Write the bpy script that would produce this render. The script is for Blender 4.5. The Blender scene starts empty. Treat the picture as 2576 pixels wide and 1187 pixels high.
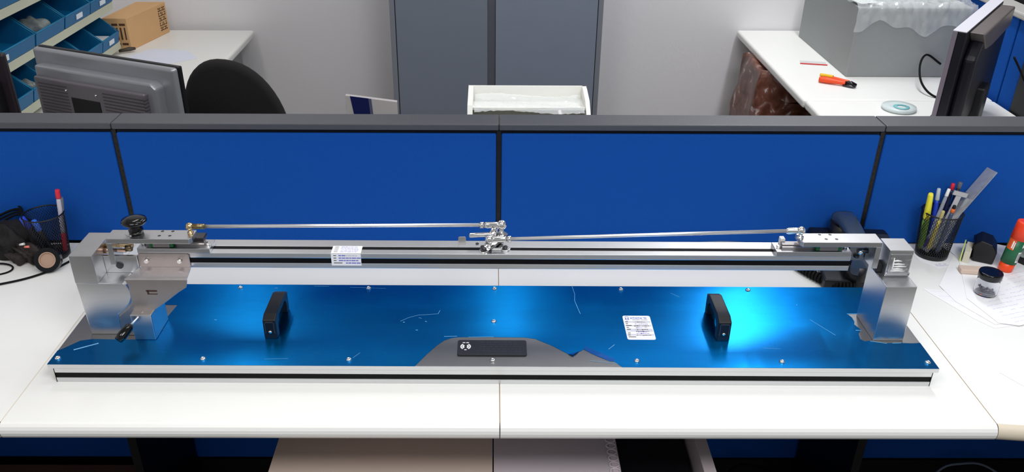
import bpy, bmesh, math, random
from mathutils import Vector, Matrix
random.seed(7)
C = bpy.context.scene.collection
PI = math.pi
R = math.radians

# ------------------------------------------------------------------ camera, light, exposure
# metres; z = 0 is the desk top, the floor lies at z = -0.75, the partition front is y = 0
cam = bpy.data.cameras.new('camera'); cam.sensor_fit = 'HORIZONTAL'; cam.sensor_width = 36
cam.lens = 2170.511 / 2576 * 36; cam.shift_x = 39.64 / 2576; cam.shift_y = 16.62 / 2576
cam.clip_start = .05
co = bpy.data.objects.new('camera', cam); C.objects.link(co)
co.location = (-.01264, -1.68533, .91516)
co.rotation_euler = (R(61.50673), R(-.26703), R(-.13446))
sc = bpy.context.scene
sc.camera = co
sc.view_settings.view_transform = 'Standard'; sc.view_settings.look = 'None'
sc.view_settings.gamma = 1; sc.view_settings.use_curve_mapping = False
sc.view_settings.exposure = 0.06

w = bpy.data.worlds.new('room_air'); sc.world = w; w.use_nodes = True
w.node_tree.nodes['Background'].inputs[0].default_value = (.9, .95, 1, 1)
w.node_tree.nodes['Background'].inputs[1].default_value = .35

def area(name, loc, sx, sy, power, col=(1, 1, 1), rot=(0, 0, 0)):
    l = bpy.data.lights.new(name, 'AREA'); l.shape = 'RECTANGLE'; l.size = sx; l.size_y = sy
    l.energy = power; l.color = col
    o = bpy.data.objects.new(name, l); C.objects.link(o); o.location = loc; o.rotation_euler = rot
    return o
area('tube_light_right', (1.15, 1.10, 1.86), .14, 1.3, 23, (.96, .98, 1))
area('tube_light_middle', (.06, 1.0, 1.90), .14, 1.2, 5, (1, .99, .97))
area('fill_light_near_right', (.7, -1.75, 1.90), .9, .9, 37, (.97, .985, 1))  # added fill above and behind the camera, out of view
area('fill_light_near_left', (-.8, -1.6, 1.90), .9, .9, 18, (1, .96, .93))  # unseen fill added above the camera on the left
area('tube_light_overhead', (.3, -.25, 1.92), 1.4, .25, 5, (.98, .99, 1))
area('tube_light_left', (-1.1, .9, 1.90), .22, 1.0, 6, (1, .97, .94))

# ------------------------------------------------------------------ materials
MATS = {}
def mat(name, col, rough=.5, metal=0, bump=0, bscale=200, var=0, vscale=8, alpha=1, trans=0, ior=1.45,
        aniso=0, tangent=None, coat=0, stretch=None, spec=.5, emit=0):
    if name in MATS: return MATS[name]
    m = bpy.data.materials.new(name); m.use_nodes = True
    nt = m.node_tree; b = nt.nodes['Principled BSDF']
    if len(col) == 3: col = (*col, 1)
    b.inputs['Base Color'].default_value = col
    b.inputs['Roughness'].default_value = rough; b.inputs['Metallic'].default_value = metal
    b.inputs['Alpha'].default_value = alpha; b.inputs['Transmission Weight'].default_value = trans
    b.inputs['IOR'].default_value = ior; b.inputs['Specular IOR Level'].default_value = spec
    b.inputs['Coat Weight'].default_value = coat
    tc = nt.nodes.new('ShaderNodeTexCoord'); mp = nt.nodes.new('ShaderNodeMapping')
    nt.links.new(tc.outputs['Object'], mp.inputs[0])
    if stretch: mp.inputs['Scale'].default_value = stretch
    n = nt.nodes.new('ShaderNodeTexNoise'); n.inputs['Scale'].default_value = vscale; n.inputs['Detail'].default_value = 4
    nt.links.new(mp.outputs[0], n.inputs['Vector'])
    r = nt.nodes.new('ShaderNodeMixRGB'); r.blend_type = 'MIX'
    r.inputs[1].default_value = tuple(min(1, c * (1 + var)) for c in col[:3]) + (1,)
    r.inputs[2].default_value = tuple(c * (1 - var) for c in col[:3]) + (1,)
    nt.links.new(n.outputs[0], r.inputs[0]); nt.links.new(r.outputs[0], b.inputs['Base Color'])
    if bump:
        n2 = nt.nodes.new('ShaderNodeTexNoise'); n2.inputs['Scale'].default_value = bscale; n2.inputs['Detail'].default_value = 3
        nt.links.new(mp.outputs[0], n2.inputs['Vector'])
        bp = nt.nodes.new('ShaderNodeBump'); bp.inputs['Strength'].default_value = bump; bp.inputs['Distance'].default_value = .002
        nt.links.new(n2.outputs[0], bp.inputs['Height']); nt.links.new(bp.outputs[0], b.inputs['Normal'])
    if aniso:
        b.inputs['Anisotropic'].default_value = aniso
        cv = nt.nodes.new('ShaderNodeCombineXYZ')
        for i in range(3): cv.inputs[i].default_value = tangent[i]
        nt.links.new(cv.outputs[0], b.inputs['Tangent'])
    if emit:
        b.inputs['Emission Color'].default_value = col; b.inputs['Emission Strength'].default_value = emit
    MATS[name] = m
    return m

def S(r, g, b):   # sRGB 0-255 to linear
    f = lambda c: (c / 255 / 12.92) if c <= 10 else ((c / 255 + .055) / 1.055) ** 2.4
    return (f(r), f(g), f(b))

laminate = mat('white_laminate', S(236, 236, 232), .42, bump=.04, bscale=900, var=.012, vscale=3)
edge_cream = mat('cream_edge_band', S(212, 200, 180), .5, var=.04)
edge_white = mat('white_edge_band', S(240, 236, 230), .35, var=.02)
seam_m = mat('brown_seam', S(150, 125, 90), .7)
fabric = mat('blue_panel_fabric', S(18, 79, 165), .95, bump=.5, bscale=900, var=.07, vscale=300, spec=.15)
capm = mat('black_plastic_cap', S(72, 74, 80), .38, bump=.15, bscale=700, var=.05)
blackm = mat('black_slot', S(10, 10, 12), .5)
wallm = mat('wall_paint', S(234, 232, 234), .8, bump=.25, bscale=60, var=.02, vscale=2)
floorm = mat('dark_floor', S(70, 66, 62), .6, var=.2)
ceilm = mat('ceiling_paint', S(225, 225, 225), .9)
lockm = mat('locker_grey', S(122, 130, 144), .5, bump=.1, bscale=500, var=.03)
lockf = mat('locker_frame_grey', S(128, 132, 142), .5, bump=.1, bscale=500)
alu = mat('machined_aluminium', (.66, .665, .675), .3, 1, bump=.015, bscale=300, var=.06, vscale=40, stretch=(1, 1, 12))
alu_br = mat('brushed_aluminium_profile', (.68, .69, .70), .36, 1, var=.05, vscale=60, stretch=(.5, 12, 12))
alu_mt = mat('matt_aluminium_plate', (.30, .295, .29), .36, 1, bump=.05, bscale=300, var=.05, vscale=60, stretch=(.5, 14, 14))
sheetm = mat('folded_steel_sheet', (.46, .41, .39), .38, 1, bump=.08, bscale=500, var=.06, vscale=50)
chrome = mat('chrome', (.88, .87, .85), .1, 1)
steelm = mat('polished_steel_rod', (.92, .92, .93), .38, 1)
brass = mat('brass_yellow_steel', (.70, .52, .28), .2, 1)
goldd = mat('dark_bronze', (.25, .19, .10), .35, 1)
darkst = mat('dark_steel', (.10, .10, .11), .3, 1)
greenp = mat('green_end_cap', S(16, 110, 60), .4)
blackp = mat('black_plastic', S(17, 18, 22), .4, bump=.06, bscale=800)
blackg = mat('black_gloss', S(10, 10, 12), .12)
blackr = mat('black_rubber', S(12, 12, 13), .7, spec=.2, bump=.2, bscale=300)
whitep = mat('white_plastic', S(236, 236, 234), .35)
paper = mat('white_paper', S(240, 240, 242), .9, var=.02)
paperb = mat('bluish_paper', S(226, 230, 244), .9, var=.02)
inkb = mat('blue_ink', S(70, 70, 170), .8)
inkl = mat('pale_blue_ink', S(150, 155, 215), .8)
inkk = mat('black_print', S(60, 58, 60), .8)
inkg = mat('grey_print', S(205, 205, 215), .8)
inkp = mat('faint_grey_print', S(60, 64, 76), .5)

def film_mat():
    m = bpy.data.materials.new('blue_protective_film'); m.use_nodes = True
    nt = m.node_tree; b = nt.nodes['Principled BSDF']; L = nt.links.new
    b.inputs['Metallic'].default_value = 1; b.inputs['Roughness'].default_value = .27
    b.inputs['Anisotropic'].default_value = .85
    cv = nt.nodes.new('ShaderNodeCombineXYZ'); cv.inputs[1].default_value = 1; L(cv.outputs[0], b.inputs['Tangent'])
    tc = nt.nodes.new('ShaderNodeTexCoord'); mp = nt.nodes.new('ShaderNodeMapping'); mp.inputs['Scale'].default_value = (1, 14, 1)
    L(tc.outputs['Object'], mp.inputs[0])
    n = nt.nodes.new('ShaderNodeTexNoise'); n.inputs['Scale'].default_value = 14; n.inputs['Detail'].default_value = 6
    L(mp.outputs[0], n.inputs['Vector'])
    mx = nt.nodes.new('ShaderNodeMixRGB'); mx.inputs[1].default_value = (.000, .22, .60, 1); mx.inputs[2].default_value = (.000, .18, .52, 1)
    L(n.outputs[0], mx.inputs[0]); L(mx.outputs[0], b.inputs['Base Color'])
    n2 = nt.nodes.new('ShaderNodeTexNoise'); n2.inputs['Scale'].default_value = 9
    L(tc.outputs['Object'], n2.inputs['Vector'])
    mr = nt.nodes.new('ShaderNodeMapRange'); mr.inputs['To Min'].default_value = .22; mr.inputs['To Max'].default_value = .34
    L(n2.outputs[0], mr.inputs[0]); L(mr.outputs[0], b.inputs['Roughness'])
    bp = nt.nodes.new('ShaderNodeBump'); bp.inputs['Strength'].default_value = .05; bp.inputs['Distance'].default_value = .0015
    L(n2.outputs[0], bp.inputs['Height']); L(bp.outputs[0], b.inputs['Normal'])
    return m
film = film_mat()
scratchm = mat('film_scratch', S(120, 190, 235), .5, .3)

# ------------------------------------------------------------------ mesh helpers
class MB:
    def __init__(s): s.v = []; s.f = []; s.sm = []; s.mi = []; s.cur = 0
    def add(s, vs, fs, smooth=False):
        o = len(s.v); s.v += [Vector(p) for p in vs]
        for f in fs: s.f.append([i + o for i in f]); s.sm.append(smooth); s.mi.append(s.cur)
        return s
    def box(s, x0, y0, z0, x1, y1, z1):
        vs = [(x, y, z) for z in (z0, z1) for y in (y0, y1) for x in (x0, x1)]
        return s.add(vs, [(0, 2, 3, 1), (4, 5, 7, 6), (0, 1, 5, 4), (2, 6, 7, 3), (0, 4, 6, 2), (1, 3, 7, 5)])
    def prism(s, pts, axis, a, b, smooth=False):
        # pts 2D counter-clockwise polygon; axis 'x': (y,z), 'y': (x,z), 'z': (x,y)
        def P(u, v, t): return {'x': (t, u, v), 'y': (u, t, v), 'z': (u, v, t)}[axis]
        n = len(pts); vs = [P(u, v, a) for u, v in pts] + [P(u, v, b) for u, v in pts]
        fs = [list(range(n))[::-1], [n + i for i in range(n)]]
        s.add(vs, fs)
        o = len(s.v) - 2 * n
        for i in range(n):
            j = (i + 1) % n; s.f.append([o + i, o + j, o + n + j, o + n + i]); s.sm.append(smooth); s.mi.append(s.cur)
        return s
    def tube(s, pts, r, n=12, caps=True, closed=False):
        pts = [Vector(p) for p in pts]; m = len(pts)
        rs = r if isinstance(r, (list, tuple)) else [r] * m
        vs = []; prev = None
        for i, p in enumerate(pts):
            if closed: t = (pts[(i + 1) % m] - pts[i - 1])
            else: t = (pts[min(i + 1, m - 1)] - pts[max(i - 1, 0)])
            t.normalize()
            if prev is None:
                u = t.orthogonal().normalized()
            else:
                u = (prev - t * prev.dot(t)).normalized()
            prev = u; v = t.cross(u)
            for k in range(n):
                a = 2 * PI * k / n; vs.append(p + (u * math.cos(a) + v * math.sin(a)) * rs[i])
        fs = []
        for i in range(m if closed else m - 1):
            for k in range(n):
                j = (i + 1) % m; fs.append((i * n + k, i * n + (k + 1) % n, j * n + (k + 1) % n, j * n + k))
        s.add(vs, fs, True)
        if caps and not closed:
            o = len(s.v) - m * n
            s.f.append([o + k for k in range(n)][::-1]); s.sm.append(False); s.mi.append(s.cur)
            s.f.append([o + (m - 1) * n + k for k in range(n)]); s.sm.append(False); s.mi.append(s.cur)
        return s
    def cyl(s, a, b, r, n=20, r2=None): return s.tube([a, b], [r, r if r2 is None else r2], n)
    def lathe(s, c, prof, n=28, closed_top=True, closed_bot=True, smooth=True):
        # prof list of (r,z) rising around the z axis at c
        vs = []; fs = []; m = len(prof)
        for r, z in prof:
            for k in range(n):
                a = 2 * PI * k / n; vs.append((c[0] + r * math.cos(a), c[1] + r * math.sin(a), c[2] + z))
        for i in range(m - 1):
            for k in range(n):
                fs.append((i * n + k, i * n + (k + 1) % n, (i + 1) * n + (k + 1) % n, (i + 1) * n + k))
        s.add(vs, fs, smooth); o = len(s.v) - m * n
        if closed_bot: s.f.append([o + k for k in range(n)][::-1]); s.sm.append(False); s.mi.append(s.cur)
        if closed_top: s.f.append([o + (m - 1) * n + k for k in range(n)]); s.sm.append(False); s.mi.append(s.cur)
        return s
    def ball(s, c, r, sx=1, sy=1, sz=1, n=20, m=12):
        vs = []; fs = []
        for i in range(m + 1):
            t = PI * i / m
            for k in range(n):
                a = 2 * PI * k / n
                vs.append((c[0] + sx * r * math.sin(t) * math.cos(a), c[1] + sy * r * math.sin(t) * math.sin(a), c[2] - sz * r * math.cos(t)))
        for i in range(m):
            for k in range(n): fs.append((i * n + k, i * n + (k + 1) % n, (i + 1) * n + (k + 1) % n, (i + 1) * n + k))
        return s.add(vs, fs, True)
    def xf(s, M):
        s.v = [M @ p for p in s.v]; return s
    def rot(s, ang, axis, c=(0, 0, 0)):
        c = Vector(c); M = Matrix.Translation(c) @ Matrix.Rotation(ang, 4, axis) @ Matrix.Translation(-c); return s.xf(M)

def obj(name, mb, mats, parent=None, bevel=0, seg=2, local=False, label=None):
    me = bpy.data.meshes.new(name)
    off = Vector((0, 0, 0))
    if parent is not None and not local:
        p = parent
        while p.parent is not None: p = p.parent
        off = Vector(p.location)
    me.from_pydata([tuple(v - off) for v in mb.v], [], mb.f)
    if not isinstance(mats, (list, tuple)): mats = [mats]
    for m in mats: me.materials.append(m)
    for p, sm, mi in zip(me.polygons, mb.sm, mb.mi): p.use_smooth = sm; p.material_index = min(mi, len(mats) - 1)
    me.validate(); 
    bm = bmesh.new(); bm.from_mesh(me); bmesh.ops.remove_doubles(bm, verts=bm.verts, dist=1e-6)
    bmesh.ops.recalc_face_normals(bm, faces=bm.faces); bm.to_mesh(me); bm.free()
    o = bpy.data.objects.new(name, me); C.objects.link(o)
    if parent is not None: o.parent = parent
    if bevel:
        b = o.modifiers.new('bevel', 'BEVEL'); b.width = bevel; b.segments = seg; b.limit_method = 'ANGLE'; b.angle_limit = R(40)
        b.harden_normals = False
        for p in me.polygons: pass
    if label: o['label'] = label
    return o

def tag(o, label, cat, group=None):
    o['label'] = label; o['category'] = cat
    if group: o['group'] = group
    return o
def thing(name, label, cat, loc=(0, 0, 0), rot=(0, 0, 0), group=None):
    o = bpy.data.objects.new(name, None); C.objects.link(o); o.empty_display_size = .05
    o.location = loc; o.rotation_euler = rot
    return tag(o, label, cat, group)
def struct(name, mb, m, **k):
    o = obj(name, mb, m, **k); o['kind'] = 'structure'; return o
def rrect(x0, y0, x1, y1, r, n=5):
    pts = []
    for cx, cy, a0 in ((x1 - r, y0 + r, -90), (x1 - r, y1 - r, 0), (x0 + r, y1 - r, 90), (x0 + r, y0 + r, 180)):
        for i in range(n + 1):
            a = R(a0 + 90 * i / n); pts.append((cx + r * math.cos(a), cy + r * math.sin(a)))
    return pts
def copy_tree(o, parent=None):
    c = o.copy(); C.objects.link(c); c.parent = parent
    for ch in o.children: copy_tree(ch, c)
    return c
def spline(pts, n=10):
    out = []
    P = [Vector(p) for p in pts]; P = [P[0] * 2 - P[1]] + P + [P[-1] * 2 - P[-2]]
    for i in range(1, len(P) - 2):
        for k in range(n):
            t = k / n; a, b, c, d = P[i - 1], P[i], P[i + 1], P[i + 2]
            out.append(.5 * ((2 * b) + (c - a) * t + (2 * a - 5 * b + 4 * c - d) * t * t + (3 * b - a - 3 * c + d) * t ** 3))
    out.append(P[-2]); return out

FL = -.75
# ------------------------------------------------------------------ the room
struct('floor', MB().box(-2.2, -3.2, FL - .05, 3.2, 2.0, FL), floorm)
struct('wall_back', MB().box(-2.2, 1.84, FL, 3.2, 1.95, 2.05), wallm)
struct('wall_left', MB().box(-2.3, -3.2, FL, -2.2, 1.95, 2.05), wallm)
struct('ceiling', MB().box(-2.3, -3.2, 2.0, 3.2, 1.95, 2.05), ceilm)
struct('wall_right', MB().box(3.2, -3.2, FL, 3.3, 1.95, 2.05), wallm)
struct('baseboard_back', MB().box(-2.2, 1.825, FL, 3.2, 1.84, FL + .08), whitep)

# ------------------------------------------------------------------ desks
def half_round(y0, y1, th, n=8):
    # cross-section in (y,z): nose at y0, back at y1
    r = th / 2; pts = [(y1, -th), (y1, 0)]
    for i in range(n + 1):
        a = PI / 2 + PI * i / n
        pts.append((y0 + r * .8 + r * .8 * math.cos(a), -r + r * math.sin(a)))
    return pts
TH = .030
def desk(x0, x1, label, y0=-.617, y1=-.006):
    t = thing('desk', label, 'desk', ((x0 + x1) / 2, (y0 + y1) / 2, FL))
    obj('desk_top', MB().prism(half_round(y0, y1, TH), 'x', x0 + .0008, x1 - .0008), laminate, t)
    obj('edge_band', MB().box(x1 - .0008, y0 + .012, -.028, x1 + .0008, y1, -.0004), seam_m, t) if x1 < .1 else None
    s = 1 if x0 < -.1 else -1
    xs = x0 if s > 0 else x1
    obj('side_panel', MB().box(xs + s * .03 - .009, y0 + .33, FL, xs + s * .03 + .009, y1 - .01, -TH), blackm, t)
    return t
desk(-.8, 0, 'white desk left of the centre seam, under the left half of the blue plate')
desk(0, .8, 'white desk right of the centre seam, under the right half of the blue plate')
obj_seam = None
def corner_desk(s, label):
    t = thing('corner_desk', label, 'desk', (s * 1.25, -.5, FL))
    pts = [(s * .8008, -.006), (s * .8008, -.605)]
    for i in range(1, 9):
        a = i / 8 * PI / 2
        pts.append((s * (.8008 + .42 * math.sin(a)), -.605 - .42 * (1 - math.cos(a))))
    pts += [(s * 1.2208, -1.5), (s * 1.75, -1.5), (s * 1.75, -.006)]
    if s < 0: pts = pts[::-1]
    q = pts if s > 0 else pts
    obj('desk_top', MB().prism(q[::-1], 'z', -TH, 0), laminate, t, bevel=.0006)
    eb = [(s * .8012, -.605)] + [(s * (.8008 + .42 * math.sin(i / 8 * PI / 2)), -.605 - .42 * (1 - math.cos(i / 8 * PI / 2))) for i in range(1, 9)] + [(s * 1.2208, -1.49)]
    mb = MB(); n = len(eb); r = TH / 2
    rings = []
    for i, (x, y) in enumerate(eb):
        a = Vector(eb[min(i + 1, n - 1)]) - Vector(eb[max(i - 1, 0)]); a.normalize(); nx, ny = (-a.y, a.x)
        if (nx * -s) < 0 and i > n - 3: nx, ny = -nx, -ny
        if ny > 0 and i <= n - 3: nx, ny = -nx, -ny
        rings.append([(x + nx * r * .8 * math.cos(b), y + ny * r * .8 * math.cos(b), -r + (r - .0003) * math.sin(b)) for b in [PI / 2 - PI * k / 8 for k in range(9)]])
    vs = [p for rg in rings for p in rg]
    fs = [(i * 9 + k, i * 9 + k + 1, (i + 1) * 9 + k + 1, (i + 1) * 9 + k) for i in range(n - 1) for k in range(8)]
    mb.add(vs, fs, True); obj('edge_band', mb, edge_cream, t, label='cream rounded edge band')
    obj('edge_band', MB().box(*((-.8022, -.605, -.028, -.7994, -.006, -.0002) if s < 0 else (.7996, -.605, -.028, .8008, -.006, -.0004))), edge_cream if s < 0 else seam_m, t)
    obj('side_panel', MB().box(s * 1.70 - .01, -1.4, FL, s * 1.70 + .01, -.03, -TH), blackm, t)
    return t
corner_desk(-1, 'white corner desk at the left with the black cup and cables on it')
corner_desk(1, 'white corner desk at the right with the pen cup, papers and glue stick on it')

# ------------------------------------------------------------------ partition with black cap
G = 'blue fabric partition panels behind the desks'
def panel(x0, x1, label):
    t = thing('partition_panel', label, 'partition', ((x0 + x1) / 2, .022, FL), group=None)
    a = .0055
    obj('frame', MB().box(x0, .004, FL + .02, x1, .044, .262), blackm, t)
    obj('fabric_pad', MB().box(x0 + a, -.004, .0 + .004, x1 - a, .006, .2585), fabric, t, bevel=.0035, seg=3)
    obj('fabric_pad', MB().box(x0 + a, -.004, FL + .125, x1 - a, .006, -.012), fabric, t, bevel=.0035, seg=3)
    obj('kick_plate', MB().box(x0 + a, -.002, FL + .02, x1 - a, .006, FL + .118), blackm, t)
    obj('cap', MB().box(x0 + .0006, -.008, .2675, x1 - .0006, .054, .281), capm, t, bevel=.0025, seg=3, label='black plastic top cap')
    return t
panel(-1.75, -.8, 'blue fabric partition panel behind the black cup, leftmost of the row')
panel(-.8, 0, 'blue fabric partition panel left of the centre seam')
panel(0, .8, 'blue fabric partition panel right of the centre seam')
panel(.8, 1.75, 'blue fabric partition panel behind the pen cup, rightmost of the row')
# slotted standards in the joints
for x, lab in ((-.8, 'black slotted joint strip at the left between two blue panels'), (0, 'black slotted joint strip in the middle between two blue panels'), (.8, 'black slotted joint strip at the right between two blue panels')):
    mb = MB().box(x - .0045, .0005, .0, x + .0045, .0038, .2645)
    o = obj('joint_strip', mb, blackm, None); tag(o, lab, 'strip')
    sl = MB()
    for i in range(16): sl.box(x - .0015, -.0002, .012 + i * .0155, x + .0015, .0004, .0165 + i * .0155)
    p = obj('slot_row', sl, blackm, o)

# ------------------------------------------------------------------ the test rig
rig = thing('linkage_test_rig', 'long aluminium test rig with blue film base plate, handles, rail and linkage rods', 'test rig', (-.010, -.376, 0))
PX0, PX1, PY0, PY1 = -.762, .7415, -.507, -.246
def slotted(y0, y1, z0, z1, front=True, back=True, top=False, w=.005, d=.007):
    # (y,z) section with grooves, counter-clockwise from bottom front
    yc = (y0 + y1) / 2; zc = (z0 + z1) / 2
    p = [(y0, z0), (y1, z0)]
    if back: p += [(y1, zc - w), (y1 - d, zc - w), (y1 - d, zc + w), (y1, zc + w)]
    p += [(y1, z1)]
    if top is not False: p += [(top + w * 1.06, z1), (top + w * 1.06, z1 - d), (top - w * 1.06, z1 - d), (top - w * 1.06, z1)]
    p += [(y0, z1)]
    if front: p += [(y0, zc + w), (y0 + d, zc + w), (y0 + d, zc - w), (y0, zc - w)]
    return p
obj('front_profile', MB().prism(slotted(PY0 + .0012, PY0 + .0312, .0, .0290), 'x', PX0 + .008, PX1 - .008), alu_br, rig, bevel=.0008)
obj('back_profile', MB().prism(slotted(PY1 - .0312, PY1 - .0012, .0, .0295), 'x', PX0 + .008, PX1 - .008), alu_br, rig, bevel=.0008)
for x0, x1 in ((PX0 + .008, PX0 + .038), (PX1 - .038, PX1 - .008), (-.025, .005)):
    obj('cross_profile', MB().box(x0, PY0 + .0318, .0, x1, PY1 - .0318, .0295), alu_br, rig, bevel=.001)
for xa, xb in ((PX0 + .0070, PX0 + .0079), (PX1 - .0079, PX1 - .0070)): obj('profile_end_cap', MB().box(xa, PY0 + .0012, .0003, xb, PY0 + .0312, .0288), blackp, rig, label='black profile end cap')
obj('slot_insert', MB().box(PX0 + .0085, PY0 + .0020, .0102, PX1 - .0085, PY0 + .0078, .0192), blackr, rig, label='black rubber slot strip')
obj('base_plate', MB().box(PX0, PY0, .0297, PX1, PY1, .0380), alu_mt, rig, bevel=.0006)
obj('bright_front_face', MB().box(PX0, PY0 - .0008, .0300, PX1, PY0 - .00005, .0379), alu_br, rig)  # added strip: lit, brighter copy of the plate metal on its front face
# film with torn notches
outline = [(PX0, PY0), (-.142, PY0), (-.125, -.474), (-.109, -.447), (-.097, -.432), (-.085, -.4245), (-.072, -.4215), (-.02, -.4205), (.046, -.4215), (.064, -.426),
           (.092, -.446), (.118, -.470), (.127, -.477), (.131, -.470), (.147, -.4565), (.158, -.468), (.182, -.486), (.196, -.492), (.207, PY0),
           (PX1, PY0), (PX1, -.432), (.727, -.4335), (.70, -.4325), (.68, -.4335), (.655, -.4265), (.645, -.428), (.640, -.421), (.643, -.405), (.652, -.392), (.646, -.375), (.650, -.3655), (.650, -.352), (.646, -.3410), (.668, -.3405), (.70, -.33), (PX1, -.33),
           (PX1, PY1), (PX0, PY1), (PX0, -.322), (-.603, -.3210), (-.609, -.365), (-.607, -.390), (-.602, -.400), (-.6105, -.410), (-.613, -.4325), (-.66, -.4345), (-.715, -.4330), (-.735, -.438), (-.757, -.464), (PX0, -.468)]
from mathutils.geometry import tessellate_polygon
bm = bmesh.new()
vs = [bm.verts.new((x, y, .0384)) for x, y in outline]
for tri in tessellate_polygon([[Vector((x, y, 0)) for x, y in outline]]):
    bm.faces.new([vs[i] for i in tri])
e = bmesh.ops.extrude_face_region(bm, geom=bm.faces[:])
for g in e['geom']:
    if isinstance(g, bmesh.types.BMVert): g.co.z = .03805
bmesh.ops.recalc_face_normals(bm, faces=bm.faces)
for v in bm.verts: v.co -= Vector(rig.location)
me = bpy.data.meshes.new('protective_film'); bm.to_mesh(me); bm.free(); me.materials.append(film)
o = bpy.data.objects.new('protective_film', me); C.objects.link(o); o.parent = rig; o['label'] = 'blue protective film torn away in three places'
# film flaps and scratches
fl = MB()
for pts in ([(.146, -.456, .0386), (.150, -.4535, .043), (.176, -.476, .044), (.198, -.492, .0425), (.190, -.4925, .0387), (.165, -.474, .0387)],
            [(.118, -.471, .0386), (.126, -.477, .041), (.134, -.468, .041), (.138, -.463, .0387), (.127, -.468, .0387)]):
    fl.add(pts, [tuple(range(len(pts)))])
obj('film_flap', fl, mat('blue_film_flap', S(6, 84, 165), .35, .3), rig)
sc_ = MB()
def sliver(pts, w=.0007, z=.03850):
    for (x0, y0), (x1, y1) in zip(pts, pts[1:]):
        d = Vector((x1 - x0, y1 - y0)); d.normalize(); n = Vector((-d.y, d.x)) * w / 2
        sc_.add([(x0 - n.x, y0 - n.y, z), (x1 - n.x, y1 - n.y, z), (x1 + n.x, y1 + n.y, z), (x0 + n.x, y0 + n.y, z)], [(0, 1, 2, 3)])
sliver([(.142, -.248), (.145, -.275), (.143, -.30), (.150, -.345)])
sliver([(-.110, -.335), (-.113, -.347), (-.150, -.352), (-.166, -.360), (-.180, -.372)])
sliver([(-.148, -.36), (-.142, -.3625)]); sliver([(-.150, -.4), (-.146, -.4005)], .0014); sliver([(-.135, -.372), (-.132, -.373)], .0014)
sliver([(-.36, -.251), (-.33, -.2515)]); sliver([(-.29, -.255), (-.22, -.258)], .0006); sliver([(-.435, -.259), (-.429, -.2592)], .0016)
sliver([(-.70, -.446), (-.735, -.466)], .003); sliver([(.155, -.49), (.2, -.497)], .0006)
sliver([(.645, -.3405), (.664, -.3402)], .0012); sliver([(.642, -.3940), (.652, -.3945)], .0016); sliver([(.655, -.4275), (.682, -.4345)], .0012); sliver([(.692, -.4335), (.708, -.4325)], .0014)
sliver([(-.098, -.4200), (-.075, -.4190)], .0012); sliver([(-.055, -.4215), (-.01, -.4205)], .0012)
sliver([(.19, -.456), (.202, -.442)], .001); sliver([(.46, -.45), (.49, -.452)], .0005); sliver([(.57, -.36), (.60, -.41)], .0005)
sliver([(-.4, -.49), (-.36, -.488)], .0005); sliver([(.33, -.27), (.345, -.285)], .0005); sliver([(-.25, -.485), (-.24, -.47)], .0006)
sliver([(-.175, -.375), (-.172, -.3755)], .0018); sliver([(-.52, -.37), (-.515, -.371)], .0014); sliver([(.56, -.31), (.562, -.3105)], .0012)
obj('scratch', sc_, scratchm, rig, label='pale scratches in the blue film')['kind'] = 'stuff'
# button-head screws
screwpts = [(x, -.2585) for x in (-.501, -.253, -.009, .236, .482)] + [(x, -.4905) for x in (-.751, -.504, -.256, -.011, .234, .481, .729)] + [(-.010, -.372)]
def screw_mb(x, y, z, r=.0048):
    return MB().lathe((x, y, z), [(r, 0), (r, .0012), (r * .78, .0028), (r * .48, .0034), (r * .44, .0012)], 16, True, False)
for x, y in screwpts:
    s_ = obj('screw', screw_mb(x, y, .0384), chrome, rig)
    obj('socket', MB().lathe((x, y, .0394), [(.0020, 0), (.0020, .0006)], 6), blackm, s_)
# handles
def handle(xc):
    zb, zt = .0384, .083
    yf, yb = -.430, -.333
    outer = [(yf, zb), (yf, zt - .006), (yf + .014, zt), (yb - .014, zt), (yb, zt - .006), (yb, zb),
             (yb - .013, zb), (yb - .013, zt - .022), (yb - .022, zt - .012), (yf + .026, zt - .012), (yf + .017, zt - .022), (yf + .017, zb)]
    mb = MB().prism([(y, z) for y, z in outer][::-1], 'x', xc - .0115, xc + .0115)
    h = obj('handle', mb, blackp, rig, bevel=.0018, seg=3, label='black bridge handle')
    # raised rim round the dark screw pocket at the front foot
    rim = MB()
    rim.box(xc - .0085, yf - .0012, zb + .012, xc - .0072, yf, zt - .009).box(xc + .0072, yf - .0012, zb + .012, xc + .0085, yf, zt - .009).box(xc - .0085, yf - .0012, zt - .0105, xc + .0085, yf, zt - .009)
    obj('pocket_rim', rim, mat('grey_black_edge', S(52, 54, 64), .35), h)
    obj('screw_pocket', MB().box(xc - .0071, yf - .0006, zb + .011, xc + .0071, yf + .0002, zt - .0106), mat('deep_black', S(6, 7, 10), .5), h)
    obj('screw', MB().ball((xc, yf - .001, zb + .015), .0034, 1, .5, .8), chrome, h)
handle(-.402); handle(.394)

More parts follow.
